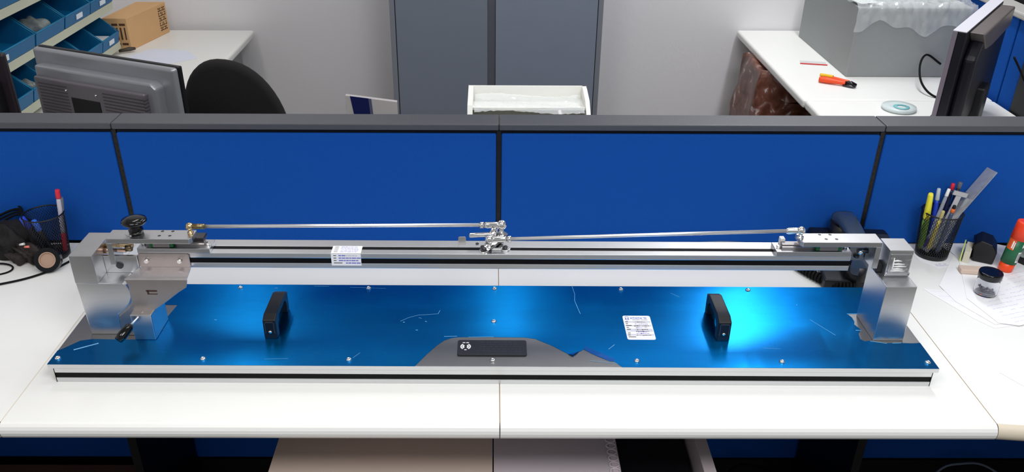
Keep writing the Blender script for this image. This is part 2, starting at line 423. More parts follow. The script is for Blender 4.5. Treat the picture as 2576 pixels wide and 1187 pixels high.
# sticker on the film
def sticker_marks(parent, fn, W_, H_):
    # fn(u0,v0,u1,v1)->mesh pieces on the label, u to the right, v downward, 0..1
    g = MB(); k = MB(); b = MB()
    for v in (.24, .40, .56, .62, .78): fn(g, .03, v, .97, v + .055)
    for i in range(9):
        v = .24 + .078 * i; l = (.10, .08, .20, .09, .14, 0, .10, .08, .26)[i]
        if l: fn(k, .06, v + .012, .06 + l, v + .038)
    for i in range(8):
        v = .26 + .078 * i; u = .32 + random.random() * .08
        while u < .82:
            l = .03 + random.random() * .07; fn(b, u, v + random.random() * .015, u + l, v + .018 + random.random() * .02); u += l + .012
    # header: round emblem and letter strokes
    for a in range(10):
        t = a / 10 * 2 * PI
        if a in (0, 5): continue
        u = .145 + .075 * math.cos(t); v = .115 + .075 * math.sin(t)
        fn(b, u - .016, v - .012, u + .016, v + .012)
    fn(b, .085, .10, .125, .15); fn(b, .165, .10, .205, .15)
    h = MB()
    for i, u in enumerate((.27, .36, .45, .54, .63)):
        fn(h, u, .07, u + .018, .145); fn(h, u + .045, .07, u + .063, .145)
        if i % 2: fn(h, u, .07, u + .063, .086)
        else: fn(h, u, .10, u + .063, .116)
    fn(h, .73, .07, .86, .086); fn(h, .77, .08, .79, .145); fn(h, .80, .128, .85, .145); fn(h, .83, .09, .85, .14)
    fn(k, .33, .175, .60, .188); fn(k, .63, .178, .88, .190)
    obj('print', g, inkg, parent); obj('print', k, inkk, parent); obj('handwriting', b, inkb, parent); obj('logo', h, mat('label_blue', S(110, 125, 215), .8), parent)
X0, X1, Y0, Y1 = .2268, .2772, -.427, -.3505
st = obj('sticker', MB().prism(rrect(X0, Y0, X1, Y1, .004), 'z', .0384, .0387), paper, rig, label='white inspection sticker on the blue film')
def fn(mb, u0, v0, u1, v1):
    mb.box(X0 + u0 * (X1 - X0), Y1 - v1 * (Y1 - Y0), .03868, X0 + u1 * (X1 - X0), Y1 - v0 * (Y1 - Y0), .03876)
sticker_marks(st, fn, 1, 1)

# black badge
bd = obj('name_plate', MB().prism(rrect(-.0725, -.4775, .0475, -.4335, .004), 'z', .0380, .0410), mat('black_badge', S(34, 36, 44), .35), rig, bevel=.0008, label='black name plate with silver round emblem')
em = MB(); ex, ey = -.0585, -.454
for sgn in (-1, 1):
    for r0, r1 in ((.0028, .0058), (.0068, .0092)):
        a0, a1 = -55, 55; n = 8; pts = []
        for i in range(n + 1): a = R(a0 + (a1 - a0) * i / n); pts.append((ex + sgn * r1 * math.cos(a), ey + r1 * math.sin(a)))
        for i in range(n + 1): a = R(a1 - (a1 - a0) * i / n); pts.append((ex + sgn * r0 * math.cos(a), ey + r0 * math.sin(a)))
        em.prism(pts, 'z', .0409, .0414)
em.box(ex - .0055, ey + .0105, .0409, ex - .0008, ey + .0125, .0414).box(ex + .0008, ey + .0105, .0409, ex + .0055, ey + .0125, .0414).box(ex - .002, ey - .0105, .0409, ex + .002, ey - .0085, .0414)
obj('emblem', em, whitep, bd)
tx = MB()
for j in range(5):
    y = -.4405 - j * .0065; x = -.042 + random.random() * .01
    while x < .034:
        l = .002 + random.random() * .006; tx.box(x, y - .0008, .0409, x + l, y, .0412); x += l + .0015 + random.random() * .003
obj('engraved_text', tx, inkp, bd)

# rail beam
RY0, RY1, RZ0, RZ1 = -.376, -.326, .1515, .1812
obj('rail_beam', MB().prism(slotted(RY0, RY1, RZ0, RZ1, True, True, -.3555, w=.0047), 'x', -.630, .612), alu_br, rig, bevel=.0012)
obj('slot_insert', MB().box(-.629, RY0 + .0006, .1618, .611, RY0 + .0066, .1710), mat('black_insert', S(8, 7, 10), .7, spec=.2), rig)
obj('slot_insert', MB().box(-.629, -.3604, RZ1 - .0066, .611, -.3506, RZ1 - .0006), mat('black_insert', S(8, 7, 10), .7, spec=.2), rig)
# folded sticker on the beam
sx0, sx1 = -.294, -.242
fs_ = MB().box(sx0, RY0 - .0004, RZ1, sx1, -.349, RZ1 + .0004).box(sx0, RY0 - .0004, .1575, sx1, RY0, RZ1 + .0004)
st2 = obj('sticker', fs_, paper, rig, label='white sticker folded over the rail edge')
k = MB(); b = MB(); g = MB()
for i in range(5):
    y = -.352 - i * .0046
    k.box(sx0 + .004, y - .0012, RZ1 + .0003, sx0 + .011, y, RZ1 + .0005)
    x = sx0 + .015
    while x < sx1 - .008: l = .002 + random.random() * .005; b.box(x, y - .0014 + random.random() * .0006, RZ1 + .0003, x + l, y, RZ1 + .00052); x += l + .001
for i in range(4):
    z = .178 - i * .0049
    k.box(sx0 + .004, RY0 - .0005, z - .0014, sx0 + .009 + (i == 3) * .010, RY0 - .0003, z)
    x = sx0 + .013 + (i == 3) * .012
    while x < sx1 - .006: l = .003 + random.random() * .005; (b if i > 0 or x < sx0 + .02 else g).box(x, RY0 - .00052, z - .0018, x + l, RY0 - .0003, z + .0004); x += l + .0008
obj('print', k, inkk, st2); obj('handwriting', b, mat('handwriting_blue', S(120, 122, 200), .8), st2); obj('print', g, inkg, st2)

# slide units on top of the beam, left and right
def slide(x0, x1, cx0, cx1):
    bp_ = obj('slide_base', MB().box(x0, -.3785, RZ1, x1, -.3435, .1905), alu, rig, bevel=.0008)
    obj('guide_rail', MB().prism([(-.3675, .1905), (-.3545, .1905), (-.3545, .1935), (-.356, .195), (-.3545, .1965), (-.3545, .1985), (-.3675, .1985), (-.3675, .1965), (-.366, .195), (-.3675, .1935)], 'x', x0 + .012, x1 - .012), mat('guide_rail_steel', (.30, .28, .28), .3, 1), bp_)
    obj('carriage', MB().box(cx0 + .006, -.3765, .1915, cx1 - .006, -.3455, .2045), mat('carriage_steel', (.32, .29, .29), .4, 1), rig, bevel=.001)
    for a in (cx0, cx1 - .0062): obj('end_cap', MB().box(a, -.376, .1920, a + .0062, -.346, .2035), greenp, rig, bevel=.0008, label='green carriage end cap')
    for x in (x0 + .007, x1 - .007): obj('screw', MB().lathe((x, -.363, .1905), [(.004, 0), (.004, .0035), (.0032, .0045)], 14), chrome, rig)
slide(-.629, -.503, -.607, -.566)
slide(.480, .610, .548, .592)
obj('stop_block', MB().box(-.553, -.367, .1985, -.515, -.346, .2055), darkst, rig, bevel=.001)
obj('stop_block', MB().box(.492, -.355, .1905, .500, -.343, .2030), whitep, rig, bevel=.001)

# arms (bent bars)
def arm(x_end, x_leg, s, zt=.2135):
    # x_end: inner free end, x_leg: outer face of leg; s=+1 right, -1 left
    yf, yb = -.3865, -.3525
    X = lambda a: a
    # top bar outline in (x,y) with a chamfered inner corner
    xi = x_end; xo = x_leg
    poly = [(xi + s * .004, yf), (xo, yf), (xo, yb), (xi, yb), (xi, yf + .006)]
    if s < 0: poly = poly[::-1]
    mb = MB().prism(poly, 'z', zt - .0092, zt)
    a = obj('arm', mb, alu, rig, bevel=.0007)
    lg = MB().box(min(xo, xo - s * .0095), yf, .1625, max(xo, xo - s * .0095), yb, zt - .0092)
    obj('arm_leg', lg, alu, rig, bevel=.0005)
    for k_ in range(2):
        for j in range(2):
            hx = xi + s * (.040 + .018 * k_) + j * s * .006 * (1 if s > 0 else 0) - (0 if s > 0 else .0) * j
            hy = yb - .005 - j * .0165
            obj('screw_hole', MB().lathe((hx, hy, zt), [(.0028, .0), (.0028, .0002)], 14), darkst, a)
    return a
arm(.5165, .6560, 1)
arm(-.5290, -.6760, -1)

# right column
rc = MB().prism([(.6605, .0380), (.7135, .0380), (.7135, .1490), (.6605, .1490)], 'y', -.4255, -.3450)
obj('column', rc, alu, rig, bevel=.0009, label='aluminium column block, right end')
obj('column_head', MB().box(.6705, -.3890, .1490, .7125, -.3440, .2000), alu, rig, bevel=.0009)
obj('clear_cover', MB().box(.6735, -.3905, .1530, .7105, -.3890, .1930), mat('frosted_face', (.62, .63, .65), .22, .9, bump=.6, bscale=70), rig, bevel=.0006, label='clear film cover on the column head')
obj('cover_lip', MB().box(.6690, -.3925, .1515, .7130, -.3890, .1570), mat('frosted_lip', (.70, .71, .73), .15, .9), rig, bevel=.0012)
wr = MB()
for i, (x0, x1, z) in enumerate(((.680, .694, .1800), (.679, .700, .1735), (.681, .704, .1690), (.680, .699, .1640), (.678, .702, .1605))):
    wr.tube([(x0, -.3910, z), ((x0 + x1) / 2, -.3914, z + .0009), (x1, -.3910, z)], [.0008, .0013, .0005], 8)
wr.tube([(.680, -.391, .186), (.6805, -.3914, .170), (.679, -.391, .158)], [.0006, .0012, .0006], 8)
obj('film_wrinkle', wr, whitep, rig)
obj('recess_shade', MB().box(.6595, -.3760, .1500, .6704, -.3560, .1640), blackp, rig, bevel=.001)  # black box standing in for the shade of a recess in the head
# fittings behind the right leg
obj('bolt_or_hole', MB().cyl((.622, -.372, .190), (.640, -.372, .190), .0045), darkst, rig)
obj('bolt_or_hole', MB().ball((.6265, -.3745, .1885), .0045), chrome, rig)
obj('back_bracket', MB().box(.621, -.350, .158, .6605, -.345, .204), alu_mt, rig, bevel=.0008)
obj('bolt_or_hole', MB().lathe((.632, -.352, .166), [(.005, 0), (.005, .004)], 6), darkst, rig)

# left column (the wide lower body, the upright wall at the far left)
obj('column', MB().prism([(-.7235, .0380), (-.6700, .0380), (-.6680, .0800), (-.6560, .0900), (-.6450, .1020), (-.6390, .1150), (-.6385, .1280), (-.6430, .1400), (-.6480, .1430), (-.7290, .1430)], 'y', -.4175, -.3520), alu, rig, bevel=.0012, label='aluminium column block, left end')
obj('column_head', MB().box(-.7295, -.4175, .1430, -.6900, -.3320, .1970), alu, rig, bevel=.0009)
obj('back_bracket', MB().box(-.6900, -.3800, .1430, -.6310, -.3740, .1760), alu, rig, bevel=.0008)
obj('bolt_or_hole', MB().cyl((-.664, -.3815, .158), (-.664, -.3800, .158), .0065), darkst, rig)  # dark disc standing in for the shade inside a hole in the bracket
obj('shaft', MB().cyl((-.690, -.366, .190), (-.640, -.366, .190), .0038), brass, rig)
obj('shaft', MB().tube([(-.690, -.3700, .182), (-.672, -.3700, .182), (-.672, -.3700, .182), (-.652, -.3700, .182)], [.0060, .0060, .0035, .0035], 18), mat('copper_shaft', (.72, .48, .36), .3, 1), rig)
obj('shaft_nut', MB().tube([(-.652, -.368, .186), (-.642, -.368, .186)], .0065, 6), goldd, rig)
# folded sheet bracket
sb = MB()
sb.prism(rrect(-.6300, .1535, -.5405, .1805, .0045), 'y', -.3790, -.3765)
obj('sheet_bracket', sb, sheetm, rig, bevel=.0006, label='brown-grey folded sheet bracket')
obj('sheet_ledge', MB().prism([(-.6420, -.4200), (-.5350, -.4200), (-.5405, -.3790), (-.6300, -.3790)], 'z', .1520, .1540), mat('folded_steel_lit_ledge', (.80, .77, .78), .4, 1, var=.06, vscale=50), rig, bevel=.0006)  # lighter copy of the bracket steel for the lit top of the fold
obj('sheet_plate', MB().prism([(-.6690, .0384), (-.6140, .0384), (-.6110, .0700), (-.6000, .0920), (-.5780, .1080), (-.5540, .1270), (-.5380, .1380), (-.5350, .1520), (-.6420, .1520), (-.6370, .1400), (-.6370, .1100), (-.6450, .0950), (-.6660, .0780)], 'y', -.4205, -.4180), sheetm, rig, bevel=.0006)
obj('stamp_mark', MB().box(-.6090, -.4209, .1290, -.5900, -.4205, .1320).box(-.6070, -.4209, .1235, -.5900, -.4205, .1250).box(-.6075, -.4209, .1235, -.6045, -.4205, .1320), mat('brown_mark', S(66, 44, 36), .6), rig, label='brown stamped mark')
obj('foot_block', MB().box(-.6400, -.4350, .0384, -.6030, -.3700, .0900), alu, rig, bevel=.0015)
for x in (-.6150, -.5575):
    s_ = obj('screw', MB().tube([(x, -.3790, .1675), (x, -.3845, .1675)], [.0042, .0036], 14), chrome, rig)
# lever
obj('lever_rod', MB().cyl((-.620, -.424, .090), (-.636, -.452, .078), .0018), steelm, rig)
obj('lever_grip', MB().tube([(-.6345, -.449, .0790), (-.6365, -.453, .0770), (-.6450, -.468, .0690), (-.6490, -.475, .0650)], [.0048, .0078, .0085, .0070], 18), blackg, rig, label='black lever grip')
# knob on left arm
kb = obj('knob', MB().lathe((-.6290, -.3660, .2135), [(.0115, 0), (.0125, .008), (.0105, .015), (.010, .018), (.019, .0205), (.0215, .024), (.0205, .0275), (.012, .030), (.004, .0305)], 28), blackg, rig, label='black clamping knob')
obj('washer', MB().lathe((-.6360, -.3630, .2135), [(.0135, 0), (.0135, .0016)], 24), alu, rig)

# linkage rods
def rod(a, b, name='linkage_rod', r=.0031):
    return obj(name, MB().cyl(a, b, r, 16), steelm, rig)
LB = Vector((-.5355, -.3650, .2270)); UB = Vector((.0030, -.3450, .2230))
RB = Vector((.5185, -.3700, .2280)); CB = Vector((-.0180, -.3620, .2030))
def rod_end(p, q, mbody, name='rod_end', ball=.0088, nut=True, L=.030):
    d = (q - p).normalized()
    obj('ball_joint', MB().ball(p, ball), mbody, rig)
    e_ = obj(name, MB().tube([p + d * .004, p + d * .008, p + d * (L - .004), p + d * L], [.0055, .0054, .0056, .0046], 16), mbody, rig)
    if nut:
        obj('lock_nut', MB().tube([p + d * (L + .001), p + d * (L + .008)], .0062, 6), mbody, rig)
rod(LB + (UB - LB).normalized() * .02, UB - (UB - LB).normalized() * .02)
obj('ball_joint', MB().ball(LB, .0070), brass, rig); obj('rod_end', MB().cyl(LB + (UB - LB).normalized() * .004, LB + (UB - LB).normalized() * .026, .0048, 14), goldd, rig)
obj('ball_stud', MB().lathe((LB.x, LB.y, .2135), [(.0055, 0), (.0055, .0030), (.0030, .0035), (.0030, .009)], 12), brass, rig)
rod_end(UB, LB, chrome)
rod(RB + (CB - RB).normalized() * .018, CB - (CB - RB).normalized() * .02)
rod_end(RB, CB, chrome, ball=.0072, nut=False, L=.026)
obj('ball_stud', MB().lathe((RB.x, RB.y, .2135), [(.0060, 0), (.0060, .0030), (.0035, .0035), (.0035, .010)], 12), chrome, rig)
rod_end(CB, RB, chrome, ball=.0080)
# crank in the middle
obj('ball_stud', MB().lathe((UB.x, UB.y, .2020), [(.0062, 0), (.0062, .003), (.004, .0035), (.004, .018)], 6), chrome, rig)
obj('ball_stud', MB().lathe((CB.x, CB.y, .1860), [(.0058, 0), (.0058, .003), (.0038, .0035), (.0038, .014)], 6), chrome, rig)
cr = MB(); cr.prism(rrect(-.034, -.0075, .012, .0075, .007), 'z', -.002, .002); cr.xf(Matrix.Translation((-.006, -.352, .1945)) @ Matrix.Rotation(R(38), 4, 'Z') @ Matrix.Rotation(R(-24), 4, 'Y'))
obj('crank_arm', cr, mat('crank_steel', (.40, .40, .41), .18, 1), rig, bevel=.0006)
obj('crank_pin', MB().tube([(-.054, -.342, .2005), (-.052, -.342, .2005), (-.018, -.342, .2025), (-.014, -.342, .2025)], [.0030, .0042, .0042, .0055], 14), chrome, rig)
obj('crank_hub', MB().cyl((-.020, -.350, .186), (-.006, -.332, .215), .0070, 18), chrome, rig)
obj('crank_hub', MB().cyl((.0, -.345, .186), (.006, -.343, .206), .0085, 18), mat('crank_steel', (.40, .40, .41), .18, 1), rig)
obj('clamp_base', MB().box(-.028, -.362, RZ1, .004, -.345, .1865), chrome, rig, bevel=.0012)
obj('clamp_lug', MB().lathe((-.027, -.3650, RZ1), [(.0092, 0), (.0092, .0022), (.0082, .0028)], 22), chrome, rig)
obj('screw', MB().lathe((-.027, -.3650, .1838), [(.0042, 0), (.0042, .0035), (.0032, .0044)], 12), darkst, rig)
obj('clamp_link', MB().prism(rrect(-.034, -.372, -.014, -.352, .004), 'z', .1842, .1862), darkst, rig)
obj('clamp_lug', MB().lathe((.010, -.3585, RZ1), [(.0090, 0), (.0090, .0022), (.0080, .0028)], 22), alu, rig)
obj('screw', MB().lathe((.010, -.3585, .1838), [(.0040, 0), (.0040, .0035), (.0030, .0044)], 12), darkst, rig)
obj('screw', MB().lathe((-.040, -.3390, RZ1), [(.0030, 0), (.0030, .0016)], 12), darkst, rig)
obj('sensor_tab', MB().prism(rrect(-.0735, .1812, -.0600, .1960, .0025), 'y', -.3400, -.3385), mat('sensor_tab_steel', (.52, .50, .49), .4, 1), rig, bevel=.0003)
obj('sensor_tab_foot', MB().box(-.0735, -.3460, RZ1, -.0600, -.3400, RZ1 + .0015), alu, rig)
rig.rotation_euler = (0, 0, -.0045)

# ------------------------------------------------------------------ mesh pen cups
def mesh_cup(loc, label, rot=(0, 0, 0), h=.100, r0=.0325, r1=.0405):
    t = thing('mesh_pen_cup', label, 'pen cup', loc, rot)
    mb = MB(); N = 46; Mz = 24; w = .00036
    P = lambda k, z: Vector(((r0 + (r1 - r0) * z / h) * math.cos(2 * PI * k / N), (r0 + (r1 - r0) * z / h) * math.sin(2 * PI * k / N), z))
    for k in range(N):
        for s_ in (1, -1):
            pts = [P(k + s_ * i * .42, .008 + i / Mz * (h - .010)) for i in range(0, Mz + 1, 2)]
            for a, b in zip(pts, pts[1:]):
                d = (b - a).normalized(); rr = Vector((a.x, a.y, 0)).normalized(); tn = d.cross(rr) * w
                mb.add([a - tn + rr * w, a + tn + rr * w, b + tn + rr * w, b - tn + rr * w, a - tn - rr * w, a + tn - rr * w, b + tn - rr * w, b - tn - rr * w],
                       [(0, 1, 2, 3), (4, 7, 6, 5), (0, 4, 5, 1), (3, 2, 6, 7), (0, 3, 7, 4), (1, 5, 6, 2)])
    obj('mesh_wall', mb, blackp, t, local=True)
    obj('rim', MB().tube([(r1 * math.cos(a), r1 * math.sin(a), h) for a in [2 * PI * i / 40 for i in range(40)]], .0017, 8, closed=True), blackp, t, local=True)
    obj('base', MB().lathe((0, 0, 0), [(r0 - .001, 0), (r0 + .0008, .001), (r0 + .001, .009), (r0 - .0005, .010), (r0 - .002, .002)], 40), blackp, t, local=True)
    return t
CUP = Vector((.942, -.048, .0012)); CUPL = Vector((-.957, -.062, .0))
mesh_cup(CUP, 'round black wire mesh pen cup full of pens on the right desk', (0, 0, 0), .104)
mesh_cup(CUPL, 'black wire mesh pen cup beside the cables on the left desk', (0, 0, .3), .100)

def stick(name, base, tip, parts, label, cat, group=None):
    # pen-like thing: base point, tip point, parts = [(name, t0, t1, r0, r1, mat)], t along length 0..1; first is the top-level root Empty's first child
    b = Vector(base); d = Vector(tip) - b; L = d.length
    t = thing(name, label, cat, b, d.to_track_quat('Z', 'Y').to_euler(), group)
    for pn, t0, t1, r0, r1, m in parts:
        obj(pn, MB().tube([(0, 0, t0 * L), (0, 0, t0 * L + (t1 - t0) * L * .06), (0, 0, t1 * L - (t1 - t0) * L * .06), (0, 0, t1 * L)], [r0 * .85, r0, r1, r1 * .8], 14), m, t, local=True)
    return t
yel = mat('yellow_plastic', S(236, 228, 60), .35); yel2 = mat('mustard_plastic', S(196, 178, 96), .45)
redp = mat('red_plastic', S(210, 40, 60), .35); bluep = mat('blue_plastic', S(40, 70, 200), .35); clearp = mat('clear_plastic', (.85, .88, .92), .12, trans=.75, ior=1.3)
purp = mat('purple_ink_cap', S(60, 48, 130), .4)
cz = .0135
stick('highlighter', CUP + Vector((-.024, .004, cz)), CUP + Vector((-.041, -.010, .150)), [('barrel', 0, .55, .0070, .0070, mat('highlighter_green', S(120, 160, 60), .4)), ('cap', .55, 1, .0072, .0055, yel)], 'yellow highlighter leaning left in the mesh cup', 'highlighter')
stick('marker_pen', CUP + Vector((-.018, -.014, cz)), CUP + Vector((-.020, -.036, .122)), [('barrel', 0, .8, .0040, .0042, yel2), ('cap', .8, 1, .0042, .0036, mat('khaki_cap', S(180, 168, 110), .4))], 'thin khaki pen at the front of the mesh cup', 'pen', 'pens in the right mesh cup')
stick('ballpoint_pen', CUP + Vector((-.022, -.008, cz)), CUP + Vector((.006, .010, .152)), [('cap', 0, .2, .0046, .0046, purp), ('barrel', .2, .88, .0036, .0036, clearp), ('plug', .88, 1, .0038, .0034, whitep)], 'clear ballpoint pen with purple tip end down in the mesh cup', 'pen', 'pens in the right mesh cup')
stick('ballpoint_pen', CUP + Vector((.010, .014, cz)), CUP + Vector((.020, .024, .158)), [('barrel', 0, .9, .0040, .0042, mat('navy_plastic', S(28, 34, 70), .35)), ('plug', .9, 1, .0043, .0040, redp)], 'navy pen with a red end in the mesh cup', 'pen', 'pens in the right mesh cup')
stick('ballpoint_pen', CUP + Vector((.016, .010, cz)), CUP + Vector((.032, .020, .163)), [('barrel', 0, .9, .0042, .0044, blackp), ('plug', .9, 1, .0044, .0042, mat('grey_cap', S(90, 92, 100), .35))], 'black pen with grey end, tallest pen in the mesh cup', 'pen', 'pens in the right mesh cup')
stick('mechanical_pencil', CUP + Vector((0, -.018, cz)), CUP + Vector((.010, -.020, .128)), [('barrel', 0, .85, .0040, .0040, mat('grey_blue', S(70, 84, 110), .35)), ('collar', .85, .93, .0043, .0043, mat('orange_collar', S(220, 110, 50), .4)), ('plug', .93, 1, .0036, .0030, blackp)], 'grey blue pencil with an orange ring in the mesh cup', 'pencil')
stick('ballpoint_pen', CUP + Vector((-.002, .012, cz)), CUP + Vector((-.010, .020, .148)), [('barrel', 0, .8, .0042, .0044, bluep), ('cap', .8, 1, .0045, .0038, mat('pale_cap', S(190, 200, 205), .35))], 'blue pen with pale cap at the back of the mesh cup', 'pen', 'pens in the right mesh cup')
# caliper-like steel bar with crosspiece and steel ruler
cal = thing('vernier_gauge', 'grey steel measuring gauge with crosspiece standing in the mesh cup', 'gauge', CUP + Vector((-.004, -.004, cz)), (R(-4), R(14), 0))
obj('beam', MB().box(-.006, -.0012, 0, .006, .0012, .128), mat('satin_steel', (.50, .50, .53), .35, 1), cal, local=True, bevel=.0003)
obj('jaw', MB().box(-.016, -.0025, .128, .017, .0025, .139), mat('satin_steel', (.50, .50, .53), .35, 1), cal, local=True, bevel=.001)
ru = thing('steel_ruler', 'long steel ruler leaning out to the right of the mesh cup', 'ruler', CUP + Vector((-.026, -.010, cz + .004)), (0, 0, 0))
b_ = Vector(ru.location); d_ = (Vector((1.032, -.030, .193)) - b_); ru.rotation_euler = (Matrix((d_.cross(Vector((0, .95, .3))).normalized(), Vector((0, 0, 0)), d_.normalized()))).to_euler() if False else d_.to_track_quat('Z', 'X').to_euler()
L_ = d_.length
rmb = MB().box(-.0006, -.0145, 0, .0006, .0145, L_)
obj('blade', rmb, mat('ruler_steel', (.55, .56, .57), .5, .8, var=.2, vscale=90), ru, local=True)
tk = MB()
for i in range(60):
    tk.box(-.0008, .0145 - (.008 if i % 10 == 0 else .004), .02 + i * (L_ - .03) / 60, -.0006, .0145, .0203 + i * (L_ - .03) / 60)
    tk.box(.0006, .0145 - (.008 if i % 10 == 0 else .004), .02 + i * (L_ - .03) / 60, .0008, .0145, .0203 + i * (L_ - .03) / 60)
obj('graduation', tk, inkk, ru, local=True)
stick('plastic_tube', CUP + Vector((.006, -.012, cz)), CUP + Vector((.048, .006, .132)), [('barrel', 0, 1, .0038, .0042, clearp)], 'clear plastic tube leaning right below the steel ruler', 'tube')

# left cup contents
stick('ballpoint_pen', CUPL + Vector((.026, .002, .0105)), CUPL + Vector((.040, .006, .153)), [('barrel', 0, .3, .0050, .0050, redp), ('body', .3, .86, .0046, .0046, mat('pale_barrel', S(190, 185, 195), .35)), ('plug', .86, 1, .0052, .0048, redp)], 'white pen with red ends standing in the left mesh cup', 'pen', 'pens in the left mesh cup')
stick('ballpoint_pen', CUPL + Vector((.020, .012, .0105)), CUPL + Vector((.041, .012, .132)), [('barrel', 0, 1, .0040, .0040, mat('grey_barrel', S(110, 112, 120), .35))], 'grey pen next to the red-ended pen in the left mesh cup', 'pen', 'pens in the left mesh cup')
stick('marker_pen', CUPL + Vector((-.010, -.005, .0105)), CUPL + Vector((-.036, -.018, .100)), [('barrel', 0, .7, .0060, .0060, blackp), ('cap', .7, 1, .0066, .0062, bluep)], 'blue capped marker low in the left mesh cup', 'marker', 'pens in the left mesh cup')
stick('marker_pen', CUPL + Vector((.004, -.008, .0105)), CUPL + Vector((-.012, -.020, .094)), [('barrel', 0, .7, .0056, .0056, blackp), ('cap', .7, 1, .0060, .0056, mat('light_blue_cap', S(60, 110, 220), .35))], 'light blue capped marker in the middle of the left mesh cup', 'marker', 'pens in the left mesh cup')

# ------------------------------------------------------------------ left desk clutter
def blob(name, c, rad, m, seed, label=None, cat=None, amp=.25, parent=None, n=28, k=18, sc=(1, 1, 1)):
    rnd = random.Random(seed); ph = [(rnd.uniform(1.5, 5), rnd.uniform(1.5, 5), rnd.uniform(0, 6.3)) for _ in range(6)]
    mb = MB(); mb.ball((0, 0, 0), 1, n=n, m=k)
    vs = []
    for v in mb.v:
        q = v.copy(); s_ = 1
        for a, b, p in ph: s_ += amp / 3 * math.sin(a * q.x * 2 + b * q.y * 2 + p + q.z * a)
        z = max(q.z * rad * sc[2] * s_, -rad * sc[2] * .85)
        vs.append(Vector((c[0] + q.x * rad * sc[0] * s_, c[1] + q.y * rad * sc[1] * s_, c[2] + z)))
    mb.v = vs
    o = obj(name, mb, m, parent)
    if label: tag(o, label, cat)
    return o
blob('black_pouch', (-1.048, -.055, .034), .040, mat('black_cloth', S(22, 20, 22), .8, bump=.5, bscale=120), 3, 'crumpled black cloth pouch left of the left mesh cup', 'pouch', .35, sc=(1.45, 1.1, 1))
blob('black_strap', (-.998, -.092, .0195), .021, mat('dark_brown_cloth', S(40, 32, 30), .7, bump=.5, bscale=150), 5, 'dark brown bundled strap in front of the black pouch', 'strap', .4, sc=(1.5, .9, 1))
tr = thing('tape_roll', 'small roll of black tape with tan core in front of the left mesh cup', 'tape roll', (-.946, -.122, .022), (R(62), 0, R(12)))
def ring(r_in, r_out, w, n=40): return MB().lathe((0, 0, -w / 2), [(r_in, 0), (r_out, 0), (r_out, w), (r_in, w), (r_in, 0)], n, False, False, smooth=False)
obj('tape', ring(.0165, .0255, .016), blackg, tr, local=True)
obj('core', ring(.0145, .0165, .0165), mat('tan_card', S(170, 140, 120), .8), tr, local=True)
obj('core_disc', MB().lathe((0, 0, .002), [(.0150, 0), (.0150, .003)], 30), mat('tan_card', S(170, 140, 120), .8), tr, local=True)
tr.location = (-.936, -.124, .0235)
for nm, p0, p1, m, lab in (('connector', (-1.004, -.095, .0430), (-.994, -.095, .0455), whitep, 'small white connector lying on the dark strap'),
                           ('connector', (-.993, -.099, .0400), (-.983, -.098, .0405), mat('salmon', S(230, 130, 120), .5), 'small salmon pink connector lying on the dark strap')):
    tag(obj(nm, MB().cyl(p0, p1, .0028, 10), m), lab, 'connector')
cbl = spline([(-1.60, -.30, .003), (-1.25, -.255, .003), (-1.08, -.212, .003), (-.985, -.175, .003), (-.935, -.135, .003), (-.912, -.098, .003), (-.895, -.06, .003), (-.85, -.03, .003)], 8)
tag(obj('desk_cable', MB().tube(cbl, .0022, 8), blackr), 'thin black cable running off the left edge of the desk', 'cable')
lp = [(-1.052 + .038 * math.cos(a), -.128 + .022 * math.sin(a), .003 + .0015 * math.sin(a)) for a in [2 * PI * i / 28 for i in range(28)]]
tag(obj('cable_loop', MB().tube(lp, .0018, 8, closed=True), blackr), 'small loop of black cable at the left edge', 'cable')
bundle = MB()
for i in range(4):
    bundle.tube(spline([(-1.16 - i * .01, -.06 + i * .01, .012 + .006 * i), (-1.10, -.03 + .01 * i, .045 + .008 * i), (-1.04, -.02 + .006 * i, .076 + .004 * i), (-1.01, -.035 - .004 * i, .074), (-.985, -.050 - .004 * i, .066), (-.992, -.075, .055)], 6), .0024, 8)
tag(obj('cable_bundle', bundle, blackr), 'bunch of black cables arching over the black pouch', 'cable')
mo = MB(); mo.box(-1.20, -.05, 0, -1.075, .0, .055)
tag(obj('black_case', mo, blackp, bevel=.010, seg=4), 'black plastic case at the left edge beside the pouch', 'case')
# white power strip peeking behind the column
tag(obj('wall_socket', MB().box(-.885, -.070, 0, -.850, -.020, .030), whitep, bevel=.003), 'small white plug adapter between left mesh cup and column', 'adapter')

# ------------------------------------------------------------------ right desk clutter
def sheet(name, pts, z, m, label, cat, group=None, curl=0, marks=None):
    mb = MB().prism(pts, 'z', z, z + .0004)
    t = obj(name, mb, m); tag(t, label, cat, group)
    return t
def lines(parent, p0, du, dv, nrow, ncol, m, z, seed, wv=.0012):
    # handwriting: rows of short wavy strokes; p0 top-left, du along the row, dv to the next row
    rnd = random.Random(seed); mb = MB(); p0 = Vector((*p0, 0)); du = Vector((*du, 0)); dv = Vector((*dv, 0))
    e = dv.normalized() * wv
    for r_ in range(nrow):
        t_ = rnd.random() * .05
        while t_ < .92:
            l = .03 + rnd.random() * .10
            if rnd.random() < .82:
                a = p0 + dv * r_ + du * t_; n = 5
                for i in range(n):
                    q0 = a + du * l * i / n + e * (rnd.random() - .5) * 1.6; q1 = a + du * l * (i + 1) / n + e * (rnd.random() - .5) * 1.6
                    o_ = e * .33
                    mb.add([(q0.x, q0.y, z), (q1.x, q1.y, z), (q1.x + o_.x, q1.y + o_.y, z), (q0.x + o_.x, q0.y + o_.y, z)], [(0, 1, 2, 3)])
            t_ += l + .02
    return obj('handwriting', mb, m, parent)
pk = sheet('paper_sheet', [(.900, .010), (.905, -.075), (.930, -.1085), (.990, -.098), (.998, -.045), (.985, .0)], .0003, paper, 'small white paper slip under the right mesh cup', 'paper')
